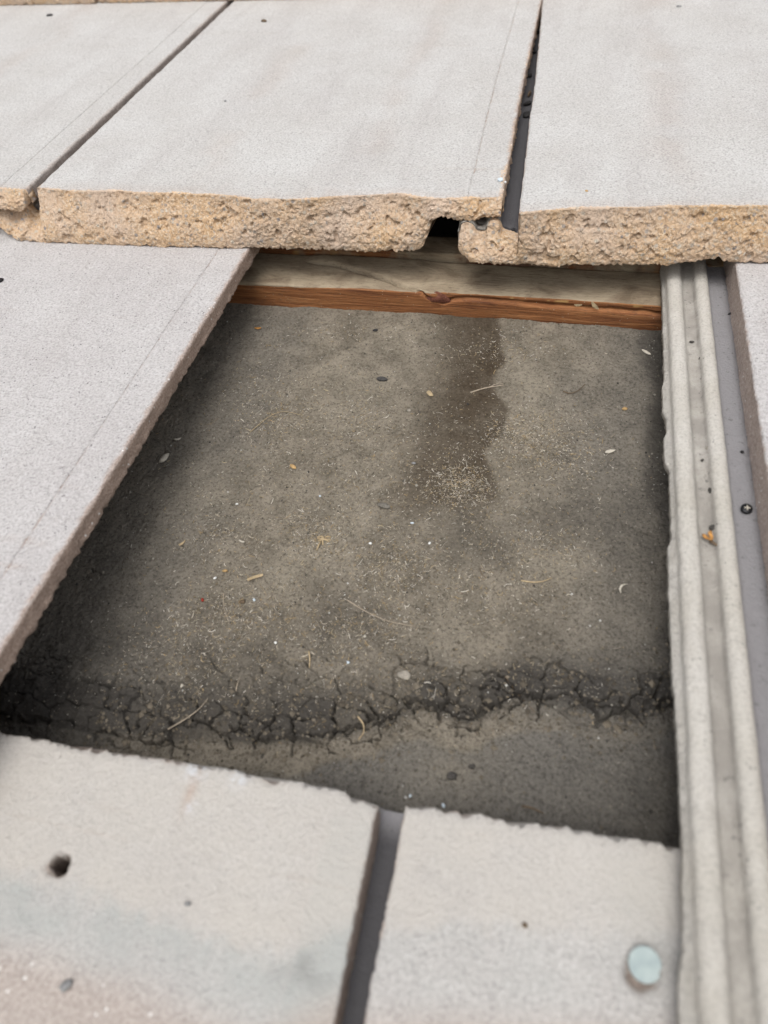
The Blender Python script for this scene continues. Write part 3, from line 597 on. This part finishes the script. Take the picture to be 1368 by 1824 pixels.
def br_disp(X, Y, D, top):
    r = np.hypot(X - NPIT[0], Y - NPIT[1]) + 1.0 * fbm2(X, Y, 4, 3, 17)
    return D - np.where(top, 1.6 * ss(6.5, 2.5, r), 0)
make_tile('cream tile at lower right with a galvanised nail near the ribbed channel', Y_BOT, const(168.2), const(474.), MAT_CREAM, -482, -14, (320, -482), head=br_head, step=6, ustep=0.9, seed=171, gut_shade=1.0, lip=False,
          dense_y=((-130, -14, 1.1), (NPIT[1] - 9, NPIT[1] + 9, 0.6)), dense_u=((NPIT[0] - 168.2 - 9, NPIT[0] - 168.2 + 9, 0.6),), body_attr=br_attr, body_disp=br_disp)

# ------------------------------------------------------------------ timber batten across the head of the gap
bt = bpy.data.objects.new('wooden_batten', None); COL.objects.link(bt); bt.empty_display_size = 0.02
BB = (130.0, 310.0, 0.0); bt.matrix_world = M @ Matrix.Translation(Vector(BB) * S)
tag(bt, 'split red timber batten with dusty top across the head of the gap', 'batten')
KX = float(at(775, 540, 14)[0])
xs = np.arange(-120, 420, 0.6)
sec = [(0, z) for z in np.arange(0, 19.2, 0.5)] + [(0.25, 19.6), (0.8, 20.0)] + [(y, 20.2) for y in np.arange(1.6, 34, 0.8)] + [(34, 12), (34, 0)]
sy = np.array([p[0] for p in sec]); sz = np.array([p[1] for p in sec]); ar = np.concatenate([[0], np.cumsum(np.hypot(np.diff(sy), np.diff(sz)))])
X = xs[:, None] * np.ones((1, len(sec))); A = ar[None, :] * np.ones_like(X); Yb = 310.0 + sy[None, :] + 0 * X; Zb = sz[None, :] + 0 * X
# arc length of the crack along the length: across the top on the left, along the upper front on the right
kx = KX
pass
crk = pl([(-120, 47), (kx - 95, 46), (kx - 75, 44), (kx - 55, 37), (kx - 35, 30), (kx - 18, 23), (kx - 9, 20), (kx - 5, 16), (kx + 5, 12.5), (kx + 12, 15.5), (kx + 20, 17.0), (kx + 60, 16.2), (kx + 110, 15.0), (420, 14)])(X) + 0.9 * fbm2(X, 0 * X, 14, 4, 4, 0.6)
d = A - crk
groove = np.exp(-(d / 0.95) ** 2) * (0.9 + 0.4 * n2(X / 6, 0 * X, 2)) * ss(kx - 100, kx - 84, X)
frontm = ss(24, 19, A)
upper = ss(-0.2, 0.3, d) * ss(kx - 100, kx - 84, X)
inx = groove * 5.0 + upper * 1.8 * ss(kx - 2, kx + 6, X)
Yb = Yb + frontm * (inx + 0.25 * fbm2(X * 0.15, Zb, 2.5, 3, 6) + 0.6 * fbm2(X, Zb, 90, 2, 8))
Zb = Zb - (1 - frontm) * (groove * 7.0 - upper * 1.6 * ss(kx, kx - 20, X)) + (1 - frontm) * 0.35 * fbm2(X, Yb, 18, 3, 10) - (1 - frontm) * 0.9 * ss(kx + 10, kx - 90, X) * ss(34, 20, A) * 0
low = pl([(-120, 17.5), (0, 17.8), (kx - 80, 19.6), (kx - 40, 20.5), (kx - 14, 20.5), (kx, 20), (420, 19.8)])(X) + 1.0 * fbm2(X, 0 * X, 16, 4, 12)
dust = ss(low - 0.6, low + 0.8, A)
raw = 0.95 * ss(0.25, 0.5, fbm2(X, A, 9, 3, 13)) * np.exp(-((A - 18.6) / 0.9) ** 2) * ss(kx + 20, kx + 40, X)
V = np.stack([X.ravel(), Yb.ravel(), Zb.ravel()], 1) - np.array(BB)
F = grid_faces(len(xs), len(sec), True).tolist(); n = len(sec); F.append(list(range(n))); F.append([(len(xs) - 1) * n + i for i in range(n)][::-1])
link('timber', mesh_np('timber', V, F, MAT_WOOD, dict(dust=dust.ravel(), raw=raw.ravel())), bt)

def blob(rx, ry, rz, seed=0, rough=0.18, nu=14, nv=9, sc=None):
    th = np.linspace(0, 2 * np.pi, nu, endpoint=False); ph = np.linspace(-np.pi / 2, np.pi / 2, nv)[1:-1]
    D_ = np.array([[np.cos(p) * np.cos(a), np.cos(p) * np.sin(a), np.sin(p)] for p in ph for a in th] + [[0, 0, -1], [0, 0, 1]])
    k = 1 + rough * (fbm3(D_[:, 0] + seed * 3.1, D_[:, 1], D_[:, 2], 0.9, 3, seed) * 1.6)
    V = D_ * k[:, None] * np.array([rx, ry, rz])
    F = []; m = len(ph)
    for i in range(m - 1):
        for j in range(nu):
            F.append((i * nu + j, i * nu + (j + 1) % nu, (i + 1) * nu + (j + 1) % nu, (i + 1) * nu + j))
    for j in range(nu):
        F.append((m * nu, (j + 1) % nu, j)); F.append((m * nu + 1, (m - 1) * nu + j, (m - 1) * nu + (j + 1) % nu))
    return V, F

def chip(l, w, th, seed=0, bend=0.15, k=10, point=0.0):
    """a flat ragged flake, long axis x"""
    r = np.random.default_rng(seed); a = np.linspace(0, 2 * np.pi, k, endpoint=False) + r.uniform(-.15, .15, k)
    q = 1 + r.uniform(-.22, .18, k); x = np.cos(a) * q * l / 2; y = np.sin(a) * q * w / 2 * (1 - point * np.cos(a) * 0.8)
    z = bend * l * (x / (l / 2)) ** 2 + r.uniform(-.1, .1, k) * w
    V = np.concatenate([np.stack([x, y, z], 1), np.stack([x * .96, y * .9, z + th], 1), [[0, 0, 0], [0, 0, th * 1.2]]])
    F = []
    for i in range(k):
        j = (i + 1) % k; F += [(i, j, k + j, k + i), (2 * k, j, i), (2 * k + 1, k + i, k + j)]
    return V, F

def tube(pts, rad, sides=6):
    P = np.array(pts, float); n = len(P); T = np.gradient(P, axis=0); T /= np.linalg.norm(T, axis=1)[:, None] + 1e-9
    R = np.broadcast_to(np.asarray(rad, float), (n,)); V = []
    for i in range(n):
        u = np.cross(T[i], [0, 0.05, 1.0]); u /= np.linalg.norm(u) + 1e-9; v = np.cross(u, T[i])
        V += [P[i] + R[i] * (np.cos(a) * u + np.sin(a) * v) for a in np.linspace(0, 2 * np.pi, sides, endpoint=False)]
    F = [(i * sides + j, i * sides + (j + 1) % sides, (i + 1) * sides + (j + 1) % sides, (i + 1) * sides + j) for i in range(n - 1) for j in range(sides)]
    F += [tuple(range(sides))[::-1], tuple((n - 1) * sides + j for j in range(sides))]
    return np.array(V), F

V, F = blob(8.5, 1.7, 4.6, 5, 0.34, 22, 13); V[:, 2] -= 0.05 * np.abs(V[:, 0]) ** 1.5; V += np.array([kx + 2, 311.6, 15.6]) - np.array(BB)
link('knot', mesh_np('knot', V, F, MAT_KNOT), bt)
for (px, py, l, w, r_) in ((1060, 545, 7, 2.6, -0.8), (1030, 541, 5, 1.6, 0.1)):
    q = at(px, py, 18.5); V, F = chip(l, w, 0.5, int(px), 0.1); c_, s_ = math.cos(r_), math.sin(r_)
    V = np.stack([V[:, 0] * c_ - V[:, 1] * s_, V[:, 2] * 0.6 - 0.8, V[:, 0] * s_ + V[:, 1] * c_], 1) + np.array([q[0], 310.2, 18.4]) - np.array(BB)
    link('splinter', mesh_np('splinter', V, F, MB['straw'], smooth=False), bt)
# the strip behind it, its upper edge a little higher
xs = np.arange(-200, 560, 1.2); sec = [(0, z) for z in np.arange(0, 25.1, 1.0)] + [(y, 25.4) for y in np.arange(0.6, 20, 1.2)] + [(20, 12), (20, 0)]
sy = np.array([p[0] for p in sec]); sz = np.array([p[1] for p in sec]); X = xs[:, None] * np.ones((1, len(sec)))
Yb = 346.0 + sy[None, :] + 0.5 * fbm2(X * 0.2, sz[None, :] + 0 * X, 3, 3, 31) + 1.0 * fbm2(X, 0 * X, 70, 2, 33); Zb = sz[None, :] + 0.5 * fbm2(X, sy[None, :] + 0 * X, 12, 3, 35) * (sz[None, :] > 20)
V = np.stack([X.ravel(), Yb.ravel(), Zb.ravel()], 1) - np.array(BB); F = grid_faces(len(xs), len(sec), True).tolist(); n = len(sec); F.append(list(range(n))); F.append([(len(xs) - 1) * n + i for i in range(n)][::-1])
o = link('back_strip', mesh_np('back_strip', V, F, MAT_WOOD, dict(dust=np.clip(0.45 + 0.5 * fbm2(X, sz[None, :] + 0 * X, 25, 4, 37), 0, 1).ravel(), raw=(0.6 * ss(0.4, 0.6, fbm2(X, sz[None, :] + 0 * X, 8, 3, 39))).ravel())), bt)

# ------------------------------------------------------------------ fixings
def disc(r, h, seg=32, bevel=0.25, dome=0.0):
    prof = [(r * 0.97, 0), (r, bevel), (r, h - bevel), (r - bevel, h), (r * 0.6, h + dome * 0.6), (r * 0.25, h + dome * 0.95)]
    V = []; F = []
    for p, z in prof:
        V += [(p * math.cos(a), p * math.sin(a), z) for a in np.linspace(0, 2 * np.pi, seg, endpoint=False)]
    m = len(prof)
    for i in range(m - 1):
        for j in range(seg): F.append((i * seg + j, i * seg + (j + 1) % seg, (i + 1) * seg + (j + 1) % seg, (i + 1) * seg + j))
    F.append(tuple(range(seg))[::-1]); F.append(tuple((m - 1) * seg + j for j in range(seg)))
    return np.array(V), F
nz_ = ztop(Y_BOT, NPIT[1])
nl = bpy.data.objects.new('roofing_nail', None); COL.objects.link(nl); nl.empty_display_size = 0.01
nl.matrix_world = M @ Matrix.Translation(Vector(NAIL) * S) @ Matrix.Rotation(math.radians(-12), 4, 'Y') @ Matrix.Rotation(math.radians(10), 4, 'X')
tag(nl, 'round grey blue nail head standing proud of the lower right tile', 'nail')
V, F = disc(5.3, 0.8, 40, 0.2, 0.0); V[:, 0] *= 0.97; V[:, 1] += np.where(np.abs(np.arctan2(V[:, 1], V[:, 0]) + 0.3) < 0.18, 0, 0); V[:, 0] -= np.where((np.abs(V[:, 1] + 1.5) < 0.9) & (V[:, 0] > 4.0), 0.5, 0)
link('head', mesh_np('head', V, F, MAT_ZINC, smooth=False), nl)
V, F = disc(1.6, 26, 12, 0.1); V[:, 2] -= 26; link('shank', mesh_np('shank', V, F, MAT_ZINC), nl)
q = at(1330, 906, -17.5, Y_MID)
sc_ = bpy.data.objects.new('screw', None); COL.objects.link(sc_); sc_.empty_display_size = 0.01
sc_.matrix_world = M @ Matrix.Translation(Vector((q[0], q[1], q[2] - 0.6)) * S) @ Matrix.Rotation(math.radians(8), 4, 'X')
tag(sc_, 'small black screw head with pale cross slot in the right gutter', 'screw')
V, F = disc(2.6, 1.3, 24, 0.3, 0.4); link('head', mesh_np('head', V, F, MB['iron']), sc_)
V = []; F = []
for k in range(2):
    for (lx, ly) in ((1.25, 0.24), (0.24, 1.25)) if k == 0 else ():
        b0 = len(V); V += [(sx * lx, s2 * ly, z) for z in (1.2, 1.85 + (0.01 if lx > 1 else 0)) for sx, s2 in ((-1, -1), (1, -1), (1, 1), (-1, 1))]
        F += [tuple(b0 + i for i in f) for f in ((4, 5, 6, 7), (0, 1, 5, 4), (1, 2, 6, 5), (2, 3, 7, 6), (3, 0, 4, 7))]
link('cross_slot', mesh_np('cross_slot', V, F, MB['bone'], smooth=False), sc_)

# ------------------------------------------------------------------ single bits of debris
def put(name, VF, mat, px, py, label, cat, rz=0.0, yt=None, dz=0.0, group=None, z=3.0, smooth=True, lift=0.75):
    q = at(px, py, z if yt is None else dz, yt)
    if yt is None:
        for _ in range(3): q = at(px, py, float(dirt_z(q[0], q[1])) + lift)
    V, F = VF
    o = link(name, mesh_np(name, V, F, MB[mat] if isinstance(mat, str) else mat, smooth=smooth), None, q, Matrix.Rotation(rz, 4, 'Z'))
    return tag(o, label, cat, group)

def stalk(pix, rad, mat, label, name='stalk', cat='stalk', lift=0.3, mid=0.8, yt=None, dz=0.0, group=None):
    P = []
    for i, (a, b) in enumerate(pix):
        if yt is None:
            q = at(a, b)
            for _ in range(3): q = at(a, b, float(dirt_z(q[0], q[1])) + lift)
        else: q = at(a, b, dz + lift, yt)
        P.append(np.array(q))
    P = np.array(P); tq = np.linspace(0, len(P) - 1, (len(P) - 1) * 5 + 1)
    # smooth curve through the points
    from_ = np.array([[np.interp(t_, range(len(P)), P[:, k]) for k in range(3)] for t_ in tq])
    for _ in range(3): from_[1:-1] = 0.25 * from_[:-2] + 0.5 * from_[1:-1] + 0.25 * from_[2:]
    from_[:, 2] += mid * np.sin(np.linspace(0, np.pi, len(from_)))
    o0 = from_[0].copy(); V, F = tube(from_ - o0, np.linspace(rad, rad * 0.6, len(from_)))
    o = link(name, mesh_np(name, V, F, MB[mat]), None, o0)
    return tag(o, label, cat, group)

G1 = 'droppings lying on the dirt'
put('dropping', blob(3.6, 1.7, 1.4, 1, .25), 'darkgrey', 680, 675, 'dark dropping lying above the brown damp stain, left of the bark curl', 'dropping', -0.1, group=G1)
put('dropping', blob(4.2, 1.8, 1.5, 2, .2), 'grey', 684, 901, 'grey dropping in the middle of the dirt', 'dropping', -0.1, group=G1)
put('dropping', blob(1.9, .9, .8, 3, .25), 'black', 669, 588, 'tiny black dropping just below the knot of the batten', 'dropping', 0.3, group=G1)
put('mortar_chip', blob(1.9, 4.2, 1.6, 4, .3), 'bone', 292, 816, 'pale mortar chip beside the cut side of the left tile', 'chip', -0.35)
put('flake', chip(4.5, 1.8, .5, 5), 'bone', 317, 783, 'small pale flake just above the pale mortar chip', 'flake', 0.4)
put('seed', blob(2.6, 1.2, .9, 6, .08), 'tan', 522, 831, 'single tan seed left of centre', 'seed', -0.5)
put('seed', blob(1.5, 1.2, .8, 16, .2), 'tan', 1113, 728, 'rounded tan seed at the right, above the pale triangular chip', 'seed', 0.2)
put('bark_curl', chip(5.5, 2.8, .5, 7, .18, 12, .5), 'straw', 767, 703, 'tan bark curl at the left edge of the brown damp stain', 'bark', -0.7)
put('pale_chip', chip(6.2, 2.6, .5, 8, .06, 9, .7), 'bone', 1087, 804, 'pale triangular chip in the right half of the dirt', 'chip', 0.35)
put('stick', blob(3.4, .95, .9, 9, .1), 'bone', 1151, 627, 'short pale stick beside the right channel, under the batten', 'stick', -0.65)
put('wood_shaving', chip(5, 1.8, .4, 10, .1, 12), 'orange', 459, 585, 'orange wood shaving below the left end of the batten', 'shaving', 0.1)
put('stick', tube([(-4.2, 0, .2), (-1, .1, .6), (2, .05, .6), (4.2, 0, .3)], [.75, .85, .85, .7], 5), 'straw', 455, 1029, 'flat tan stick lying at a slant in the left half', 'stick', 0.52, smooth=False)
put('red_fragment', chip(1.5, 2.4, .6, 12, .1, 9), 'red', 361, 1069, 'small red fragment in the left half of the dirt', 'fragment', 0.2)
put('clod', blob(3.0, 2.4, 1.6, 13, .35), 'clod', 720, 1203, 'pale crumbly clod sitting on the cracked fold', 'clod', 0.2)
put('clod', blob(2.4, 1.8, 1.5, 14, .35), 'moss', 805, 1383, 'dark clod on the grey dirt above the lower slot', 'clod', 0.6)
put('clod', blob(1.6, 1.3, 1.0, 15, .35), 'moss', 841, 1366, 'smaller dark clod up and right of the dark clod above the slot', 'clod', 0.1)
put('curled_leaf', chip(5.2, 1.5, .35, 17, .12, 10, .4), 'straw', 325, 968, 'curled straw coloured leaf near the left tile', 'leaf', 1.0)
put('curled_leaf', chip(4.2, 1.0, .3, 18, .2, 10, .3), 'bone', 431, 965, 'whitish curled leaf scrap up and left of the flat tan stick', 'leaf', -0.2)
put('feather_curl', tube([(0, -3, .2), (-.6, -1.2, .9), (.2, .6, 1.2), (1.6, 1.8, .8), (3.2, 2.4, .3)], [.3, .65, .7, .4, .12]), 'bone', 1106, 1047, 'white curled feather scrap at the right near the channel', 'feather', 0.0)
put('pebble', blob(1.2, .8, .7, 19, .2), 'stone', 737, 825, 'grey pebble at the foot of the brown damp stain', 'pebble')
put('pebble', blob(1.4, 1.1, .8, 20, .3), 'clod', 729, 731, 'grey brown pebble below the bark curl', 'pebble')
put('bark_bit', chip(3.2, 2.2, .6, 21, .1), 'brown', 432, 1072, 'dark brown bark bit right of the small red fragment', 'bark', 0.4)
put('bark_bit', chip(2.8, 2.0, .6, 22, .1), 'tan', 401, 1017, 'rusty bark bit left of the flat tan stick', 'bark', 0.4)
for i, (px, py, m, lab) in enumerate(((734, 932, 'blue', 'bluish white fleck below and right of the grey dropping'), (765, 968, 'white', 'bright white fleck right of the straw tuft'), (570, 884, 'blue', 'bluish fleck above the straw tuft'),
        (383, 1030, 'white', 'white upright fleck above the red fragment'), (453, 1069, 'blue', 'bluish fleck right of the dark brown bark bit'), (491, 1145, 'white', 'round white fleck at the top of the left cracks'),
        (324, 1222, 'bone', 'cream fleck in the cracked dirt at the left'), (620, 1180, 'blue', 'pale fleck left of the crumbly clod'), (731, 1418, 'blue', 'bluish flake by the top of the lower slot'),
        (790, 1435, 'blue', 'tiny pale flake on the head of the lower right tile'), (422, 898, 'white', 'white fleck near the curled leaf scrap'), (650, 1134, 'bone', 'small cream fleck above the cracked fold'), (660, 968, 'white', 'tiny white fleck straight below the grey dropping'))):
    put('fleck', chip(2.1 - .3 * (i % 3), 1.3, .4, 40 + i, .1, 8), m, px, py, lab, 'fleck', i * 1.3, group='pale flecks on the dirt')
GS = 'thin stalks lying on the dirt'
stalk([(838, 699), (862, 693), (880, 690), (898, 686)], .45, 'twig', 'pale forked twig lying on the brown damp stain', 'twig', 'twig')
stalk([(866, 692), (888, 684), (896, 684)], .25, 'twig', 'short thin twig lying against the pale forked twig', 'twig', 'twig')
stalk([(617, 1068), (650, 1090), (690, 1108), (741, 1116)], .28, 'twig', 'long curved pale stalk in the middle above the cracks', group=GS)
stalk([(1003, 697), (1015, 703), (1030, 698), (1042, 684)], .35, 'brown', 'dark curved stem in the upper right of the dirt', group=GS)
stalk([(928, 1034), (950, 1039), (968, 1037), (983, 1029)], .42, 'straw', 'short bowed straw stalk in the right half', group=GS)
stalk([(637, 1276), (648, 1290), (649, 1306), (638, 1318)], .42, 'straw', 'hooked stalk on the dark cracked fold', group=GS)
stalk([(299, 1299), (330, 1283), (355, 1265), (370, 1245)], .35, 'twig', 'bowed stalk crossing the left cracks', group=GS)
stalk([(550, 1160), (553, 1175), (551, 1190)], .45, 'straw', 'small upright straw in the cracks left of the clod', group=GS)
stalk([(420, 1232), (424, 1218), (428, 1205)], .3, 'twig', 'short straight stalk above the left cracks', group=GS)
stalk([(398, 1056), (399, 1085), (410, 1112)], .25, 'twig', 'thin drooping stalk below the rusty bark bit', group=GS)
stalk([(445, 770), (480, 742), (505, 733), (540, 740)], .22, 'straw', 'thin arched stalk in the upper left of the dirt', group=GS)
stalk([(900, 1205), (920, 1235), (945, 1262), (960, 1275)], .25, 'brown', 'thin dark stalk slanting across the cracked fold', group=GS)
stalk([(930, 1436), (948, 1440), (968, 1449)], .45, 'brown', 'small dark twig just above the lower right tile', 'twig', 'twig')
stalk([(855, 1013), (858, 1025), (866, 1030)], .25, 'brown', 'tiny hooked stem left of the bowed straw stalk', group=GS)
tf = bpy.data.objects.new('straw_tuft', None); COL.objects.link(tf); q = at(575, 962); q[2] = float(dirt_z(q[0], q[1])); tf.empty_display_size = .01
tf.matrix_world = M @ Matrix.Translation(Vector(q) * S); tag(tf, 'small yellow straw tuft just left of centre', 'straw')
for (x0, y0, x1, y1) in ((-3, .5, 4, -.6), (-2.5, -1, 4.2, .9), (-1, 2.5, 1, -3.2), (1, 1.8, 3.8, 2.2), (-.6, -1, -1.6, -7), (-3.4, 1.2, .5, 1.6)):
    V, F = tube([(x0, y0, .4), ((x0 + x1) / 2, (y0 + y1) / 2 + .3, 1.2), (x1, y1, .5)], [.5, .55, .4], 5); link('straw', mesh_np('straw', V, F, MB['straw']), tf)
# on the tiles
GD = 'droppings lying on the tiles'
put('dropping', blob(3.6, 1.6, 1.1, 61, .3), 'black', 88, 27, 'black dropping on the upper left tile', 'dropping', .3, Y_TOP, 0.7, GD)
put('dropping', blob(3.0, 1.6, 1.3, 62, .3), 'brown', 470, 37, 'dark dropping near the top edge on the widest upper tile', 'dropping', -.2, Y_TOP, 0.7, GD)
put('dropping', blob(2.0, 2.6, 1.3, 63, .3), 'black', 0, 499, 'black dropping cut by the left edge on the mauve tile', 'dropping', -.2, Y_MID, 0.8, GD)
put('pebble', blob(1.2, 1.0, .6, 64, .3), 'stone', 401, 180, 'grey pebble in the middle of the widest upper tile', 'pebble', 0, Y_TOP, 0.3)
put('pebble', blob(2.4, 1.7, .6, 65, .3), 'stone', 1209, 11, 'grey pebble near the top edge on the upper right tile', 'pebble', 0, Y_TOP, 0.3)
put('pebble', blob(.9, .8, .6, 66, .3), 'tan', 1045, 340, 'tan grain near the front of the upper right tile', 'pebble', 0, Y_TOP, 0.3)
put('glassy_flake', chip(4.2, 3.2, .8, 67, .05, 7), 'blue', 891, 321, 'pale glassy flake beside the slot at the front of the widest upper tile', 'flake', .5, Y_TOP, 0.5, smooth=False)
put('glassy_flake', chip(1.6, 1.8, .6, 68, .05, 7), 'white', 900, 325, 'smaller white flake right beside the pale glassy flake', 'flake', .5, Y_TOP, 0.3, smooth=False)
put('stone_chip', chip(3.2, 4.6, 1.0, 69, .05, 8, .3), 'stone', 118, 1757, 'grey stone chip below the empty nail hole', 'chip', -.7, Y_BOT, 0.5)
put('stone_chip', chip(2.6, 2.2, .8, 70, .05, 8), 'stone', 334, 1610, 'grey stone chip at the middle of the lower left tile', 'chip', .3, Y_BOT, 0.4)
put('dropping', blob(1.0, .9, .8, 71, .2), 'brown', 935, 1648, 'tiny brown dropping in the middle of the lower right tile', 'dropping', .3, Y_BOT, 0.5, GD)
GSL = 'droppings in the slot of the upper row'
for i, (px, py, a, b, lab) in enumerate(((938, 204, 2.8, 3.2, 'lowest and largest black dropping in the upper slot'), (940, 184, 3.2, 1.5, 'black dropping just above the largest one in the upper slot'), (943, 167, 3.6, 1.2, 'brown dropping in the middle of the upper slot'),
        (943, 134, 2.2, 2.2, 'black dropping above the brown one in the upper slot'), (951, 92, 2.4, 2.0, 'second highest black dropping in the upper slot'), (958, 58, 2.0, 1.6, 'highest black dropping in the upper slot'))):
    put('dropping', blob(a, b, 1.5, 80 + i, .3), 'brown' if i == 2 else 'black', px, py, lab, 'dropping', i * .7, Y_TOP, -17.6, GSL)
GC = 'dark droppings in the ribbed channel'
for i, (px, py, a, lab) in enumerate(((1232, 609, 1.3, 'small dark dropping highest in the ribbed channel'), (1250, 638, 2.0, 'dark dropping against the rib near the top of the channel'), (1268, 877, 2.2, 'dark dropping above the orange sprout'), (1273, 942, 2.8, 'dark fluffy dropping touching the orange sprout'), (1251, 820, 1.0, 'tiny dark dropping in the middle of the channel'))):
    put('dropping', blob(a, a * .6, a * .5, 90 + i, .35), 'moss', px, py, lab, 'dropping', i, Y_MID, -17.0, GC)
put('pebble', blob(1.3, 1.3, 1.1, 97, .15), 'clod', 1262, 799, 'pale pebble in the ribbed channel', 'pebble', 0, Y_MID, -16.6)
stalk([(1252, 712), (1260, 724), (1261, 738), (1257, 748)], .18, 'white', 'white hair lying in the ribbed channel', 'hair', 'hair', .4, .6, Y_MID, -17.2)
put('dropping', blob(1.0, .8, .7, 99, .2), 'black', 1322, 805, 'black speck above the screw in the right gutter', 'dropping', 0, Y_MID, -18.4, 'black specks in the right gutter')
put('dropping', blob(2.2, .7, .6, 98, .2), 'black', 1302, 558, 'long black speck at the top of the right gutter', 'dropping', .6, Y_MID, -18.4, 'black specks in the right gutter')
sp = bpy.data.objects.new('dry_sprout', None); COL.objects.link(sp); q = at(1266, 967, -16.4, Y_MID); sp.empty_display_size = .01
sp.matrix_world = M @ Matrix.Translation(Vector(q) * S); tag(sp, 'dry orange two leaved sprout in the ribbed channel', 'sprout')
V, F = tube([(-.5, .6, .6), (1.5, -1.0, 1.0), (4.6, -3.2, .5)], [.85, .7, .25]); link('stem', mesh_np('stem', V, F, MB['brown']), sp)
V, F = chip(5.6, 2.0, .5, 201, .1, 12, -.4); V = (np.array(Matrix.Rotation(1.75, 3, 'Z')) @ V.T).T + np.array([-.2, 3.0, 1.2]); link('leaf', mesh_np('leaf', V, F, MB['orange']), sp)
V, F = chip(4.8, 1.7, .5, 202, .1, 12, -.4); V = (np.array(Matrix.Rotation(2.55, 3, 'Z')) @ V.T).T + np.array([-2.0, 1.6, 1.2]); link('leaf', mesh_np('leaf', V, F, MB['orange']), sp)

# ------------------------------------------------------------------ uncountable litter: chaff and grit on the dirt
rng = np.random.default_rng(3)
CL = [(930, 775, 60, 45, 1.2), (820, 865, 55, 38, 1.6), (560, 960, 60, 50, .9), (500, 745, 70, 35, .8), (700, 1010, 90, 60, .9), (900, 620, 90, 25, .7), (1000, 800, 70, 60, .8), (650, 740, 60, 50, .6), (430, 1080, 110, 60, .9), (380, 960, 80, 50, .5), (960, 980, 90, 40, .5),
      (620, 1120, 140, 60, .8), (880, 1060, 130, 50, .4), (460, 680, 80, 50, .4), (330, 1160, 110, 70, .7), (640, 590, 140, 18, .4), (600, 850, 260, 160, 1.0), (680, 1220, 330, 70, .5), (900, 900, 180, 200, .5)]
wts = np.array([c[4] * (c[2] * c[3]) ** .5 for c in CL]); wts /= wts.sum()
NCH = 17000
ci = rng.choice(len(CL), NCH, p=wts); pxy = np.array([[CL[i][0] + rng.normal() * CL[i][2] * .6, CL[i][1] + rng.normal() * CL[i][3] * .6] for i in ci])
VV, FF, CC = [], [], []; b0 = 0
pal = np.array([(0.30, .25, .17), (.26, .23, .18), (.36, .32, .26), (.20, .175, .14), (.44, .41, .36), (.10, .085, .065), (.27, .20, .11)])
for k in range(NCH):
    q = at(pxy[k, 0], pxy[k, 1])
    if not (-60 < q[0] < 300 and -40 < q[1] < 308): continue
    lg = rng.random() < .025; l = rng.uniform(5, 11) if lg else min(rng.gamma(2.2, .62) + .5, 5.5); w = rng.uniform(.06, .1) if lg else rng.uniform(.10, .24); a = rng.uniform(0, 2 * np.pi); bnd = rng.normal() * .9
    n = 3 if l < 4 else 5; s_ = np.linspace(-.5, .5, n); ang = a + bnd * s_ * 2
    cx_ = q[0] + np.cumsum(np.cos(ang)) * l / n; cy_ = q[1] + np.cumsum(np.sin(ang)) * l / n
    zz = dirt_z(cx_, cy_).mean() * .5 + dirt_z(cx_, cy_) * .5 + .15 + rng.uniform(0, .35) * np.abs(s_) * 2 * rng.random()
    nx, ny = -np.sin(ang), np.cos(ang)
    for i in range(n):
        ww = w * (.6 if i in (0, n - 1) else 1)
        VV += [(cx_[i] + nx[i] * ww, cy_[i] + ny[i] * ww, zz[i]), (cx_[i] - nx[i] * ww, cy_[i] - ny[i] * ww, zz[i]), (cx_[i], cy_[i], zz[i] + ww * 1.3)]
    for i in range(n - 1):
        u = b0 + 3 * i; FF += [(u, u + 1, u + 4, u + 3), (u + 1, u + 2, u + 5, u + 4), (u + 2, u, u + 3, u + 5)]
    c = pal[rng.integers(len(pal))] * rng.uniform(.9, 1.75); CC += [c] * (3 * n); b0 += 3 * n
o = link('chaff', mesh_np('chaff', VV, np.array(FF), MAT_CHAFF, dict(col=np.array(CC)))); o['kind'] = 'stuff'
VV, FF, CC = [], [], []; b0 = 0
pal = np.array([(.10, .09, .075), (.16, .14, .11), (.22, .2, .165), (.30, .28, .24), (.05, .046, .042), (.5, .49, .46)])
oc = np.array([(1, 0, 0), (-.9, .1, 0), (0, 1, .1), (.1, -1, 0), (0, 0, 1), (0, 0, -.8)]); of = [(0, 2, 4), (2, 1, 4), (1, 3, 4), (3, 0, 4), (2, 0, 5), (1, 2, 5), (3, 1, 5), (0, 3, 5)]
for k in range(12000):
    x = rng.uniform(-40, 290); y = rng.uniform(-35, 305)
    r = .14 + rng.gamma(1.4, .12); r = min(r, 1.1)
    V = oc * rng.uniform(.7, 1.2, oc.shape) * r; VV += (V + np.array([x, y, float(dirt_z(x, y)) + r * .3])).tolist(); FF += [tuple(b0 + i for i in f) for f in of]; b0 += 6
    CC += [pal[rng.choice(6, p=[.2, .27, .25, .13, .12, .03])]] * 6
for k in range(1500):                                        # crumbs broken off along the fold
    x = rng.uniform(10, 275); y = float(YCF(x)) + rng.normal() * 13 + 4
    if not -30 < y < 300: continue
    r = .3 + rng.gamma(1.5, .28); r = min(r, 1.9)
    V = oc * rng.uniform(.65, 1.25, oc.shape) * r; VV += (V + np.array([x, y, float(dirt_z(x, y)) + r * .25])).tolist(); FF += [tuple(b0 + i for i in f) for f in of]; b0 += 6
    CC += [np.array((.17, .145, .112)) * rng.uniform(.5, 1.25)] * 6
o = link('grit', mesh_np('grit', VV, np.array(FF), MAT_CHAFF, dict(col=np.array(CC)), smooth=False)); o['kind'] = 'stuff'
